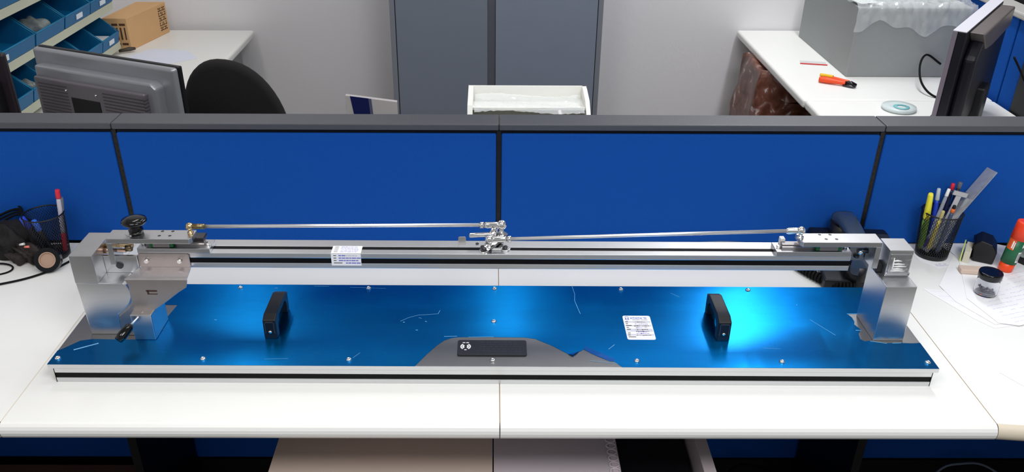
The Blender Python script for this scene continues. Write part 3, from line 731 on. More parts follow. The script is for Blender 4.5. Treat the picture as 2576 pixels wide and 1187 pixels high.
lines(pk, (.930, -.092), (.030, .003), (0, -.006), 2, 1, inkb, .0009, 4, .003)
a = sheet('paper_sheet', [(.905, -.200), (.862, -.190), (.872, -.215), (.912, -.300), (.935, -.333), (1.12, -.300), (1.10, -.15)], .0003, paper, 'lowest handwritten sheet of the stack, sticking out at the left', 'paper')
lines(a, (.872, -.200), (.030, -.005), (.009, -.018), 6, 1, inkl, .0009, 8)
b = sheet('paper_sheet', [(.900, -.180), (.905, -.24), (.942, -.322), (1.14, -.285), (1.12, -.05), (.99, -.05)], .0012, paper, 'middle sheet of the stack showing only its front edge', 'paper')
c_ = MB(); 
pts = [(.985, .0), (.992, -.070), (.932, -.230), (.950, -.318), (.985, -.327), (1.045, -.306), (1.11, -.27), (1.20, -.20), (1.14, -.02), (1.09, .005)]
t3 = sheet('paper_sheet', pts[::-1][::-1], .0022, paper, 'top handwritten sheet of the stack under the jar and stapler', 'paper')
lines(t3, (.945, -.225), (.11, .035), (.004, -.0115), 9, 1, inkl, .0029, 11)
lines(t3, (1.02, -.14), (.08, .03), (.006, -.0125), 6, 1, inkl, .0029, 12)
sheet('paper_sheet', [(.874, -.470), (.915, -.545), (1.15, -.46), (1.06, -.33)], .0003, paper, 'blank white sheet lying alone near the right picture edge', 'paper')
# jar
J = (.978, -.210, .0028)
jar = thing('glass_jar', 'small glass jar with black screw lid on the papers', 'jar', J); jar.scale = (.87, .87, .95)
glass = mat('clear_glass', (.95, .96, .98), .03, trans=1, ior=1.35)
obj('jar_body', MB().lathe((0, 0, 0), [(.004, .0), (.0235, .0), (.0250, .004), (.0250, .028), (.0235, .034), (.0215, .036), (.0215, .040), (.0200, .040), (.0200, .036), (.0225, .032), (.0235, .026), (.0235, .005), (.0225, .0025), (.004, .0025)], 36), glass, jar, local=True)
obj('lid', MB().lathe((0, 0, .0375), [(.0245, 0), (.0255, .001), (.0255, .0125), (.0245, .0145), (.022, .0150), (.020, .0140)], 36), blackg, jar, local=True, label='black gloss screw lid')
rn = random.Random(2)
for i in range(16):
    a_ = rn.uniform(0, 6.3); r_ = rn.uniform(.002, .012); p = Vector((J[0] + r_ * math.cos(a_), J[1] + r_ * math.sin(a_), J[2] + .0045 + rn.random() * .007)); d = Vector((rn.uniform(-1, 1), rn.uniform(-1, 1), rn.uniform(-.25, .25))).normalized() * .0045
    tag(obj('small_screw', MB().tube([p - d, p + d * .7, p + d * .7, p + d], [.0009, .0009, .002, .002], 8), mat('zinc', (.35, .35, .38), .3, 1)), 'tiny zinc screw lying inside the glass jar', 'screw', 'tiny screws in the glass jar')
# glue stick
gs = thing('glue_stick', 'glue stick with orange cap and green label on the right desk', 'glue stick', (1.066, -.118, .0030), (0, R(10), 0))
gs.rotation_euler = (0, R(6), 0)
orange = mat('orange_plastic', S(238, 74, 22), .35); greenl = mat('green_label', S(24, 96, 62), .45)
obj('base_knob', MB().lathe((0, 0, 0), [(.0125, 0), (.0140, .001), (.0145, .020)], 32), orange, gs, local=True)
obj('body', MB().lathe((0, 0, .020), [(.0155, 0), (.0155, .055)], 32), greenl, gs, local=True)
obj('cap', MB().lathe((0, 0, .075), [(.0158, 0), (.0158, .036), (.0148, .039), (.013, .040)], 32), mat('red_cap', S(240, 66, 30), .35), gs, local=True)
gl = MB(); wl = MB()
def patch(mb, a0, a1, z0, z1, r=.0157, n=6):
    for i in range(n):
        b0 = R(a0 + (a1 - a0) * i / n); b1 = R(a0 + (a1 - a0) * (i + 1) / n)
        mb.add([(r * math.cos(b0), r * math.sin(b0), z0), (r * math.cos(b1), r * math.sin(b1), z0), (r * math.cos(b1), r * math.sin(b1), z1), (r * math.cos(b0), r * math.sin(b0), z1)], [(0, 1, 2, 3)])
om = MB(); patch(om, -190, -128, .052, .075, .01565); obj('label_orange', om, mat('label_orange', S(226, 90, 40), .45), gs, local=True)
patch(wl, -82, -45, .026, .050); patch(wl, -70, -48, .060, .068); patch(wl, -150, -140, .056, .072, .0158); patch(wl, -136, -130, .054, .070, .0158)
obj('label_print', wl, whitep, gs, local=True)
kl = MB()
for i in range(4): patch(kl, -78 + i * 8, -74 + i * 8, .029, .047, .01585, 1)
obj('barcode', kl, inkk, gs, local=True)
# black tape roll at right edge
tr2 = thing('tape_roll', 'black roll standing at the right picture edge behind the glue stick', 'tape roll', (1.122, -.085, .034), (R(90), 0, R(-60)))
obj('tape', ring(.016, .034, .022), blackp, tr2, local=True); obj('core', ring(.0145, .016, .0225), mat('grey_core', S(150, 160, 158), .6), tr2, local=True)
obj('core_disc', MB().lathe((0, 0, -.002), [(.0148, 0), (.0148, .003)], 30), mat('grey_core', S(150, 160, 158), .6), tr2, local=True)
# stapler-like black block, erasers and sticky pad
sp = thing('stapler', 'small black plastic stapler standing on the papers behind the jar', 'stapler', (1.045, -.065, .0030), (0, 0, R(-28)))
obj('body', MB().prism([(-.020, 0), (.020, 0), (.022, .030), (.010, .045), (-.012, .050), (-.024, .038)], 'y', -.028, .026), blackp, sp, local=True, bevel=.003, seg=3)
obj('side_plate', MB().box(-.026, -.024, .006, -.022, .018, .042), blackg, sp, local=True, bevel=.002)
tag(obj('note_pad', MB().box(-.006, -.026, 0, .006, .026, .026).rot(R(-32), 'Z').xf(Matrix.Translation((1.010, -.066, .0030))), mat('cream_pad', S(214, 208, 188), .7)), 'cream sticky note pad standing left of the black stapler', 'note pad')
tag(obj('green_note', MB().box(-.0012, -.022, 0, .0012, .026, .030).rot(R(-32), 'Z').xf(Matrix.Translation((1.000, -.063, .0030))), mat('lime_note', S(206, 226, 120), .7)), 'lime green note standing against the cream pad', 'note')
tag(obj('eraser', MB().box(-.024, -.011, 0, .024, .011, .010).rot(R(-8), 'Z').xf(Matrix.Translation((.990, -.128, .0030))), mat('pinkish_eraser', S(214, 192, 176), .7), bevel=.002), 'beige eraser block lying behind the jar', 'eraser')

# ------------------------------------------------------------------ phone
ph = thing('desk_phone', 'black corded desk phone behind the right end of the rail', 'telephone', (.790, -.105, 0), (0, 0, R(-4)))
obj('phone_base', MB().prism([(-.100, 0), (.085, 0), (.085, .050), (.060, .052), (-.085, .022), (-.100, .012)], 'x', -.120, .045), blackp, ph, local=True, bevel=.006, seg=3)
kp = MB()
obj('face_plate', MB().prism([(-.075, .026), (.05, .0525), (.05, .0545), (-.075, .028)], 'x', -.018, .040), mat('dark_grey_plastic', S(44, 46, 54), .4), ph, local=True)
for i in range(4):
    for j in range(3):
        y = -.060 + i * .022; z = .0285 + (y + .075) * .212
        obj('key', MB().box(-.014 + j * .018, y, z, .000 + j * .018, y + .014, z + .004), blackg, ph, local=True)
obj('cradle', MB().prism([(-.105, 0.0), (-.065, 0), (-.065, .030), (-.105, .026)], 'x', -.128, -.030), blackp, ph, local=True, bevel=.004)
hs = MB()
pth = spline([(-.062, -.112, .064), (-.062, -.095, .076), (-.060, -.05, .088), (-.058, 0, .092), (-.056, .04, .088), (-.054, .072, .075)], 6)
n = len(pth); rings = []
for i, p in enumerate(pth):
    u = i / (n - 1); wd = .019 + .006 * abs(2 * u - 1) ** 2; ht = .011 + .010 * abs(2 * u - 1) ** 3
    rings.append([(p.x + wd * math.copysign(abs(math.cos(a)) ** .6, math.cos(a)), p.y, p.z + ht * math.copysign(abs(math.sin(a)) ** .6, math.sin(a))) for a in [2 * PI * k / 20 for k in range(20)]])
vs = [q for rg in rings for q in rg]; fs = [(i * 20 + k, i * 20 + (k + 1) % 20, (i + 1) * 20 + (k + 1) % 20, (i + 1) * 20 + k) for i in range(n - 1) for k in range(20)]
hs.add(vs, fs, True); hs.f.append(list(range(20))); hs.sm.append(False); hs.mi.append(0); hs.f.append([(n - 1) * 20 + k for k in range(20)]); hs.sm.append(False); hs.mi.append(0)
h_ = obj('handset', hs, mat('phone_gloss', S(58, 68, 82), .16, spec=.9), ph, local=True)  # grey highlight of the black handset put into its base colour
obj('mouthpiece', MB().lathe((-.062, -.088, .024), [(.021, .0), (.025, .004), (.025, .036)], 24), blackp, h_, local=True)
obj('earpiece', MB().lathe((-.055, .052, .044), [(.026, .0), (.029, .004), (.029, .034)], 24), blackp, h_, local=True)
coil = []
ctr = spline([(-.070, -.112, .016), (-.105, -.098, .012), (-.135, -.065, .012), (-.158, -.028, .012), (-.160, .0, .010), (-.13, .05, .010), (-.09, .09, .012)], 60)
for i, p in enumerate(ctr):
    t = (ctr[min(i + 1, len(ctr) - 1)] - ctr[max(i - 1, 0)]).normalized(); u = Vector((-t.y, t.x, 0)); v = Vector((0, 0, 1)); a = i * .62
    coil.append(p + (u * math.cos(a) + v * math.sin(a)) * .0078)
obj('coiled_cord', MB().tube(coil, .0028, 7), blackr, ph, local=True)
# thin cables on desk behind the rail
tag(obj('desk_cable', MB().tube(spline([(.08, -.02, .004), (.16, -.03, .010), (.25, -.03, .013), (.33, -.03, .010), (.42, -.03, .016), (.50, -.03, .020), (.60, -.02, .006)], 8), .002, 8), mat('grey_cable', S(110, 120, 134), .5)), 'grey cable arching behind the rail below the right rod', 'cable')

# ------------------------------------------------------------------ under the desk
kt = thing('pull_out_shelf', 'beige board shelf pulled out under the left desk', 'shelf', (-.22, -.50, -.17))
obj('board', MB().box(-.401, -.72, -.168, -.0115, -.32, -.150), mat('beige_board', S(190, 172, 160), .6, var=.05, vscale=6), kt, bevel=.001)
obj('support', MB().box(-.34, -.40, FL, -.08, -.33, -.168), blackm, kt)
cs = thing('printed_folder', 'lavender grey folder with braided edge under the right desk', 'folder', (.10, -.50, -.17))
obj('cover', MB().box(-.0095, -.72, -.168, .198, -.32, -.1502), mat('lavender_card', S(184, 174, 180), .6, var=.03, vscale=12), cs, bevel=.001)
obj('support', MB().box(.02, -.40, FL, .17, -.33, -.168), blackm, cs)
bd_ = MB()
for i in range(22):
    y = -.70 + i * .016
    bd_.tube([(.202 + .0085 * math.cos(a), y + .007 * math.sin(a), -.1490) for a in [2 * PI * k / 14 for k in range(14)]], .0013, 6, closed=True)
obj('edge_strip', MB().box(.1982, -.72, -.168, .2125, -.32, -.1503), mat('lilac_strip', S(192, 178, 184), .5), cs)
obj('braid', bd_, mat('lilac_braid', S(206, 196, 200), .4), cs)['kind'] = 'stuff'
bx = obj('computer_tower', MB().box(.2135, -.70, -.46, .352, -.30, -.20), mat('black_case_paint', S(14, 14, 18), .4), bevel=.004)
tag(bx, 'black computer case between the folder and the grey post', 'computer')
obj('foot', MB().box(.225, -.66, FL, .34, -.34, -.46), blackm, bx)
dr = [o for o in bpy.data.objects if o.name.startswith('desk.') and o.parent is None][0]
obj('leg', MB().prism([(.357, -.72), (.379, -.72), (.379, -.32), (.357, -.32)], 'z', FL, -.150), mat('grey_leg', S(184, 172, 174), .5, var=.04), dr, bevel=.001, label='pale grey leg panel')
cbx = thing('carton', 'brown carton with a pale label on the floor under the left desk', 'carton', (-1.15, -.02, FL))
obj('box', MB().box(-1.66, -.16, FL, -.800, -.03, -.625), mat('brown_carton_dark', S(120, 84, 60), .8, var=.1), cbx, bevel=.003)
obj('label', MB().box(-.90, -.155, -.6252, -.835, -.125, -.6245), mat('tan_label', S(200, 170, 150), .8), cbx)
tag(obj('floor_cable', MB().tube(spline([(.44, -.12, -.745), (.55, -.07, -.66), (.60, -.06, -.60), (.66, -.05, -.615), (.70, -.05, -.64), (.73, -.06, -.70)], 8), .004, 8), blackr), 'black cable hanging under the right desk beside the blue panel', 'cable')
tag(obj('floor_cable', MB().tube(spline([(1.02, -.3, -.745), (1.05, -.1, -.70), (1.11, -.05, -.63), (1.16, -.05, -.60), (1.25, -.05, -.62), (1.4, -.1, -.745)], 8), .003, 8), mat('grey_cable', S(110, 120, 134), .5)), 'grey cable under the right corner desk', 'cable')

# ------------------------------------------------------------------ far cell: desks
def far_desk(x0, x1, y0, y1, label, edge_side, sides=None):
    t = thing('far_desk', label, 'desk', ((x0 + x1) / 2, (y0 + y1) / 2, FL))
    obj('desk_top', MB().box(x0, y0, -TH, x1, y1, 0), laminate, t, bevel=.010, seg=4)
    for x in (sides or (x0 + .06, x1 - .06)): obj('side_panel', MB().box(x - .01, y0 + .05, FL, x + .01, y1 - .05, -TH), mat('desk_side_grey', S(150, 148, 146), .6), t)
    return t
far_desk(-2.19, -.98, .968, 1.80, 'white desk against the back wall holding the carton and bin rack', 1)
far_desk(.985, 1.60, .968, 1.83, 'white desk against the back wall holding the big grey box', -1, (1.36, 1.56))
far_desk(.99, 1.60, .06, .966, 'white desk in front of the pliers desk, behind the right partition', -1)
far_desk(-2.19, -.99, .06, .966, 'white desk behind the left partition under the monitors', 1)

# gray locker
lk = thing('locker_cabinet', 'tall grey metal locker cabinet against the back wall', 'cabinet', (0, 1.66, FL))
Yc = 1.50
obj('body', MB().box(-.392, Yc + .004, FL, .390, 1.835, 1.25), lockf, lk, bevel=.003)
obj('frame', MB().box(-.392, Yc - .012, FL, -.3735, Yc + .004, 1.25), lockf, lk, bevel=.001)
obj('frame', MB().box(.3715, Yc - .012, FL, .390, Yc + .004, 1.25), lockf, lk, bevel=.001)
dl = obj('door', MB().box(-.3705, Yc - .010, FL + .06, -.0335, Yc + .004, 1.22), lockm, lk, bevel=.0015, label='left locker door')
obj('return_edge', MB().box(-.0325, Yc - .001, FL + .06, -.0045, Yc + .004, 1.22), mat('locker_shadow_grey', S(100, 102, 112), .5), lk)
obj('door', MB().box(-.0035, Yc - .016, FL + .06, .3685, Yc + .004, 1.22), mat('locker_door_grey', S(130, 139, 156), .5, bump=.1, bscale=500, var=.03), lk, bevel=.0015, label='right locker door')

# white box / tray behind partition
tb = thing('plastic_tray', 'white plastic tray with clear lining just behind the partition', 'tray', (.07, .33, FL))
wm = MB()
x0, x1, y0, y1, zb, zt = -.072, .214, .20, .345, -.02, .2450
tk_ = .004
wm.box(x0, y1 - tk_, zb, x1, y1, zt + .004)
wm.prism([(y0, zb), (y0 + .09, zb), (y1, zb), (y1, zt + .004), (y1 - .03, zt + .001), (y0 + .03, zt - .006), (y0, zt - .040)], 'x', x0, x0 + .012)
wm.prism([(y0, zb), (y1, zb), (y1, zt + .004), (y1 - .03, zt + .004), (y0 + .05, zt - .002), (y0, zt - .030)], 'x', x1 - .010, x1)
wm.box(x0, y0, zb, x1, y0 + .004, zt - .060)
wm.box(x0 + .004, y0 + .003, zb, x1 - .004, y1 - .004, zb + .01)
wm.prism([(y0 + .035, zt - .014), (y1 - .004, zt - .034), (y1 - .004, zt - .040), (y0 + .035, zt - .020)], 'x', x0 + .012, x1 - .010)
obj('tray_body', wm, mat('cream_white_plastic', S(240, 240, 234), .3), tb, bevel=.0015)
pl = MB(); nx, ny = 40, 10; rnd = random.Random(9)
g_ = [[(x0 + .016 + (x1 - x0 - .03) * i / nx, y0 + .010 + (y1 - y0 - .02) * j / ny, zt - .016 + .004 * math.sin(j * 1.3 + .15 * i) + rnd.uniform(-.0012, .0012)) for i in range(nx + 1)] for j in range(ny + 1)]
pl.add([p for r_ in g_ for p in r_], [(j * (nx + 1) + i, j * (nx + 1) + i + 1, (j + 1) * (nx + 1) + i + 1, (j + 1) * (nx + 1) + i) for j in range(ny) for i in range(nx)], True)
plast = mat('clear_film', (.92, .95, .96), .10, alpha=.42, spec=1)
obj('clear_lining', pl, plast, tb)
obj('stand', MB().box(-.03, .21, FL, .17, .335, -.02), blackm, tb)

# white and navy carton on the floor near the locker
wc = thing('display_board', 'white board with a navy stripe leaning left of the locker', 'board', (-.45, 1.31, FL))
obj('board', MB().prism([(-.545, FL), (-.360, FL), (-.360, -.128), (-.545, -.104)], 'y', 1.300, 1.318), mat('pale_board', S(205, 200, 200), .5), wc, bevel=.001)
obj('stripe', MB().prism([(-.500, -.30), (-.450, -.30), (-.462, -.1150), (-.528, -.1065)], 'y', 1.2985, 1.3005), mat('navy_print', S(18, 30, 90), .5), wc)
obj('stripe', MB().prism([(-.449, -.30), (-.440, -.30), (-.452, -.1165), (-.461, -.1155)], 'y', 1.2985, 1.3005), mat('slate_print', S(90, 96, 125), .5), wc)

# office chair
chm = mat('black_chair_fabric', S(26, 24, 24), .95, bump=.4, bscale=400)
ch = thing('office_chair', 'black fabric office chair with rounded back behind the partition', 'chair', (-.77, .62, FL))
def chair_back():
    # rounded shield shape in (x,z) sampled as a superellipse, thickness along y with a curve
    mb = MB(); n = 48; outer = []
    for i in range(n):
        a = 2 * PI * i / n; ca, sa = math.cos(a), math.sin(a)
        x = .146 * math.copysign(abs(ca) ** .9, ca) - .012 * sa; z = .20 * math.copysign(abs(sa) ** 1.0, sa)
        outer.append((x, z))
    rings = []
    for k, (sc_k, yy) in enumerate(((.90, -.022), (.97, -.016), (1.0, -.004), (1.0, .006), (.95, .024), (.8, .036))):
        rings.append([(-.7380 + x * sc_k, .640 + yy + .35 * x * x, .020 + z * sc_k + (.018 * -x / .138 if z > 0 else 0)) for x, z in outer])
    vs = [p for r_ in rings for p in r_]
    fs = [(j * n + i, j * n + (i + 1) % n, (j + 1) * n + (i + 1) % n, (j + 1) * n + i) for j in range(len(rings) - 1) for i in range(n)]
    mb.add(vs, fs, True)
    mb.f.append(list(range(n))[::-1]); mb.sm.append(True); mb.mi.append(0); mb.f.append([(len(rings) - 1) * n + i for i in range(n)]); mb.sm.append(True); mb.mi.append(0)
    return mb
obj('backrest', chair_back(), chm, ch)
obj('back_support', MB().box(-.765, .59, -.33, -.715, .618, .02), blackp, ch, bevel=.004)
obj('seat', MB().prism(rrect(-.98, .62, -.50, 1.08, .06), 'z', -.37, -.30), chm, ch, bevel=.015, seg=3)
obj('gas_lift', MB().cyl((-.74, .85, -.66), (-.74, .85, -.37), .025), darkst, ch)
for i in range(5):
    a = 2 * PI * i / 5; lg = obj('leg', MB().tube([(-.74, .85, -.66), (-.74 + .26 * math.cos(a), .85 + .26 * math.sin(a), -.69)], [.026, .016], 10), blackp, ch)
    obj('caster', MB().ball((-.74 + .26 * math.cos(a), .85 + .26 * math.sin(a), -.722), .027), blackp, lg)

# monitors
silver = mat('silver_plastic', S(150, 152, 158), .3, .35, var=.04, vscale=20)
silverd = mat('dark_silver_plastic', S(112, 108, 114), .35, .3)
mt = thing('computer_monitor', 'silver computer monitor seen from behind at the left', 'monitor', (-.990, .440, 0), (0, 0, R(-23.5)))
W2 = .232; TZ = .288
obj('bezel', MB().box(-W2, .006, TZ - .272, W2, .020, TZ + .001), blackp, mt, local=True, bevel=.003)
obj('rear_frame', MB().box(-W2 + .001, -.014, TZ - .272, W2 - .001, .007, TZ), silver, mt, local=True, bevel=.007, seg=4)
obj('rear_housing', MB().prism([(-W2 + .030, TZ - .26), (W2 - .036, TZ - .26), (W2 - .036, TZ - .046), (W2 - .050, TZ - .034), (-W2 + .030, TZ - .034)], 'y', -.044, -.010), silver, mt, local=True, bevel=.006, seg=3)
hs_ = obj('vent_housing', MB().box(-W2 + .036, -.058, TZ - .25, W2 - .062, -.040, TZ - .058), silverd, mt, local=True, bevel=.005, seg=3)
vm = MB()
for i in range(16):
    z = TZ - .072 - i * .0085
    for a_, b_2 in ((-W2 + .05, -.085), (.035, W2 - .064)):
        vm.box(a_, -.0592, z - .0022, b_2, -.0575, z)
    vm.box(W2 - .080, -.0590, z - .0022, W2 - .0615, -.046, z)
obj('vent_slot', vm, mat('vent_dark', S(70, 66, 70), .5), hs_, local=True)['kind'] = 'stuff'
obj('mount_recess', MB().box(-.075, -.0596, TZ - .150, .020, -.0560, TZ - .098), mat('deep_black', S(6, 7, 10), .5), mt, local=True, bevel=.001)
for x in (-.088, .012): obj('screw', MB().ball((x, -.0585, TZ - .082), .003), chrome, mt, local=True)
obj('stand_neck', MB().box(-.05, -.05, .01, .05, -.03, .06), silverd, mt, local=True); obj('stand_foot', MB().lathe((0, -.02, 0), [(.12, 0), (.115, .012), (.06, .016)], 36), silverd, mt, local=True)
m2 = thing('computer_monitor', 'black monitor edge at the far left picture border', 'monitor', (-1.378, .40, 0), (0, 0, R(8)))
obj('bezel', MB().box(-.16, -.01, .04, .155, .012, .302), mat('dark_maroon_plastic', S(34, 26, 34), .5), m2, local=True, bevel=.006); obj('rear_housing', MB().box(-.12, -.05, .07, .135, -.01, .24), blackp, m2, local=True, bevel=.008)
obj('stand_foot', MB().box(-.10, -.07, 0, .10, .06, .05), blackp, m2, local=True, bevel=.004)
# right monitor
d = Vector((1.487 - 1.200, .919 - .553)); ang = math.atan2(d.y, d.x); LL = d.length
m3 = thing('computer_monitor', 'dark computer monitor seen edge-on in front of the big grey box', 'monitor', (1.200, .553, 0), (0, 0, ang))
obj('bezel', MB().box(0, .0, .03, LL, .012, .330), mat('grey_violet_bezel', S(126, 116, 128), .4), m3, local=True, bevel=.0015)
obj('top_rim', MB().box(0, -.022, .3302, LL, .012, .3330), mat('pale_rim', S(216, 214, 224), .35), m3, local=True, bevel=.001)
obj('rear_frame', MB().box(.002, -.022, .03, LL - .002, -.0002, .330), mat('black_rear', S(20, 20, 30), .4), m3, local=True, bevel=.002)
obj('rear_housing', MB().prism([(.04, .06), (LL - .04, .06), (LL - .04, .322), (.10, .322), (.04, .255)], 'y', -.055, -.0215), mat('black_rear', S(20, 20, 30), .4), m3, local=True, bevel=.010, seg=3)
obj('rear_sheen', MB().prism([(.030, .326), (.120, .268), (.20, .262), (LL - .03, .268), (LL - .03, .326)], 'y', -.060, -.0215), mat('grey_brown_sheen', S(120, 112, 112), .35, .3, var=.1, vscale=30), m3, local=True, bevel=.004)  # grey reflection on the dark casing, modelled as a coloured piece
obj('stand_neck', MB().box(LL * .42, -.075, .015, LL * .58, -.02, .14), blackp, m3, local=True, bevel=.006)
obj('stand_foot', MB().prism(rrect(LL * .3, -.12, LL * .7, .06, .03), 'z', 0, .014), blackp, m3, local=True, bevel=.004)
tag(obj('monitor_cable', MB().tube(spline([(1.395, .60, .25), (1.50, .62, .13), (1.60 - .02, .64, .14), (1.60, .70, .12), (1.56, .66, .05), (1.46, .60, .02), (1.34, .56, .006), (1.28, .50, .004)], 8), .0028, 8), blackr), 'black cable hanging behind the right monitor', 'cable')
tag(obj('monitor_cable', MB().tube(spline([(1.30, .50, .004), (1.33, .54, .03), (1.36, .50, .02), (1.42, .48, .004)], 8), .004, 8), mat('grey_white_cable', S(190, 190, 180), .5)), 'pale cable on the desk at the foot of the right monitor', 'cable')
lp = spline([(1.52, 1.20, .05), (1.46, 1.19, .085), (1.41, 1.12, .07), (1.395, 1.05, .03), (1.42, .99, .004), (1.50, .95, .003)], 8)
tag(obj('cable_loop', MB().tube(lp, .0035, 8), blackr), 'black cable loop in front of the big grey box', 'cable')

# big grey box with clear film
gb = thing('large_box', 'large grey box draped with clear plastic film on the back desk', 'box', (1.39, 1.47, 0))
obj('box', MB().box(1.207, 1.210, 0, 1.590, 1.735, .238), mat('grey_painted_board', S(150, 154, 154), .7, bump=.2, bscale=500, var=.03, vscale=60), gb, bevel=.003)
cf = MB(); nx, ny = 70, 46; rnd = random.Random(4)
def wr_(x, y, s): return math.sin(x * 61 + 13 * y + s) * math.sin(y * 47 - 17 * x + s * 2) + .6 * math.sin(x * 131 + y * 97 + s)
rows = []
for j in range(ny + 1):
    row = []
    for i in range(nx + 1):
        x = 1.200 + .40 * i / nx; u = j / ny
        # drape: path from front hang (z .16) over the front edge and along the top
        hang = .068 + .018 * math.sin(x * 23) + .010 * math.sin(x * 57 + 1)
        s_ = u * (hang + .5)
        if s_ < hang: y = 1.206; z = .240 - hang + s_
        else: y = 1.206 + (s_ - hang); z = .2425
        q = wr_(x, s_, 1.0) * .0050 + rnd.uniform(-.0008, .0008)
        if s_ < hang: y -= .003 + abs(q) * 1.3
        else: z += .003 + abs(q) * 1.6
        row.append((x, y, z))
    rows.append(row)
cf.add([p for r_ in rows for p in r_], [(j * (nx + 1) + i, j * (nx + 1) + i + 1, (j + 1) * (nx + 1) + i + 1, (j + 1) * (nx + 1) + i) for j in range(ny) for i in range(nx)], True)
obj('plastic_film', cf, mat('clear_wrap', (.86, .90, .92), .07, alpha=.36, spec=1), gb)
obj('paper_slip', MB().box(1.205, 1.225, .2480, 1.275, 1.30, .2486).rot(R(14), 'Z', (1.24, 1.26, .248)), mat('pale_slip', S(205, 208, 205), .8), gb)

# pliers
pr = thing('cutting_pliers', 'orange and yellow handled cutting pliers on the back desk', 'pliers', (1.160, 1.140, .0))
pl_d = [(1.094, 1.150, .010), (1.120, 1.135, .011), (1.145, 1.120, .011), (1.168, 1.108, .010)]
obj('handle', MB().tube(spline(pl_d, 5), [.0085 + .0015 * math.sin(i * .4) for i in range(16)], 12), mat('orange_grip', S(240, 80, 30), .4), pr)
obj('handle', MB().tube(spline([(1.112, 1.182, .010), (1.140, 1.160, .011), (1.162, 1.135, .011), (1.185, 1.120, .009)], 5), .0075, 12), mat('orange_grip', S(240, 80, 30), .4), pr)
obj('grip_inlay', MB().tube(spline([(1.108, 1.184, .015), (1.125, 1.172, .016), (1.143, 1.157, .016)], 5), .0060, 12), mat('yellow_grip', S(230, 190, 30), .4), pr)
obj('jaw', MB().tube([(1.166, 1.112, .009), (1.185, 1.100, .010), (1.200, 1.090, .009)], [.008, .010, .0045], 12), blackg, pr)
obj('jaw', MB().tube([(1.160, 1.106, .005), (1.180, 1.090, .005), (1.193, 1.080, .005)], [.003, .005, .002], 10), darkst, pr)
# red-edged zip bag
zb = thing('zip_bag', 'tiny clear zip bag with a red seal line on the back desk', 'bag', (1.145, 1.37, 0))
obj('bag_film', MB().box(1.100, 1.356, .0008, 1.190, 1.392, .0016).rot(R(-12), 'Z', (1.145, 1.36, 0)), mat('zip_clear', (.86, .87, .88), .2, alpha=.5), zb)
obj('seal_line', MB().box(1.098, 1.349, .001, 1.192, 1.356, .003).rot(R(-12), 'Z', (1.145, 1.36, 0)), mat('red_line', S(215, 60, 60), .5), zb)
# clear lid with teal ring
cl = thing('clear_tub_lid', 'round translucent tub lid with teal centre behind the partition', 'lid', (1.235, .850, 0))
obj('disc', MB().lathe((1.255, .880, .0), [(.048, .002), (.052, .006), (.050, .012), (.030, .013)], 40), mat('translucent_white', S(226, 238, 238), .25, alpha=.75), cl)
obj('label_ring', MB().lathe((1.255, .865, .013), [(.014, 0), (.024, .001), (.024, .0016), (.014, .0016)], 36, False, False), mat('teal_ink', S(120, 190, 196), .5), cl)

# brown bag right
bgm = bpy.data.materials.new('brown_wrapped_bag'); bgm.use_nodes = True
nt = bgm.node_tree; bs = nt.nodes['Principled BSDF']; tc = nt.nodes.new('ShaderNodeTexCoord'); nz = nt.nodes.new('ShaderNodeTexNoise'); nz.inputs['Scale'].default_value = 16; nz.inputs['Detail'].default_value = 6; nz.inputs['Distortion'].default_value = 1.2
cr_ = nt.nodes.new('ShaderNodeValToRGB'); el = cr_.color_ramp.elements
el[0].position = .30; el[0].color = (*S(74, 38, 24), 1); el[1].position = .68; el[1].color = (*S(205, 195, 190), 1)
e2 = cr_.color_ramp.elements.new(.47); e2.color = (*S(104, 64, 50), 1); e3 = cr_.color_ramp.elements.new(.60); e3.color = (*S(130, 84, 72), 1)
nt.links.new(tc.outputs['Object'], nz.inputs['Vector']); nt.links.new(nz.outputs[0], cr_.inputs[0]); nt.links.new(cr_.outputs[0], bs.inputs['Base Color']); bs.inputs['Roughness'].default_value = .28
bb = MB(); nu, nv = 40, 26; rnd = random.Random(12)
rings = []
for j in range(nv + 1):
    v = j / nv; z = FL + v * (.70 + 0.0)
    ring_ = []
    for i in range(nu):
        a = 2 * PI * i / nu; ca, sa = math.cos(a), math.sin(a)
        sx = .215 * (1 - .22 * v) * math.copysign(abs(ca) ** .45, ca); sy = .20 * (1 - .1 * v) * math.copysign(abs(sa) ** .45, sa)
        n_ = .010 * math.sin(7 * a + 9 * v) + .008 * math.sin(13 * a - 15 * v + 1) + rnd.uniform(-.003, .003)
        zz = z + (v > .9) * (.030 * math.sin(a * 2 + 1) + .012 * math.sin(a * 5))
        ring_.append((1.105 + sx * (1 + n_ * 4) + .03 * v, 1.50 + sy * (1 + n_ * 4), zz))
    rings.append(ring_)
bb.add([p for r_ in rings for p in r_], [(j * nu + i, j * nu + (i + 1) % nu, (j + 1) * nu + (i + 1) % nu, (j + 1) * nu + i) for j in range(nv) for i in range(nu)], True)
o_ = len(bb.v); bb.f.append([nv * nu + i for i in range(nu)]); bb.sm.append(False); bb.mi.append(0)
tag(obj('wrapped_carton', bb, bgm), 'brown carton wrapped in plastic on the floor beside the back desk', 'carton')

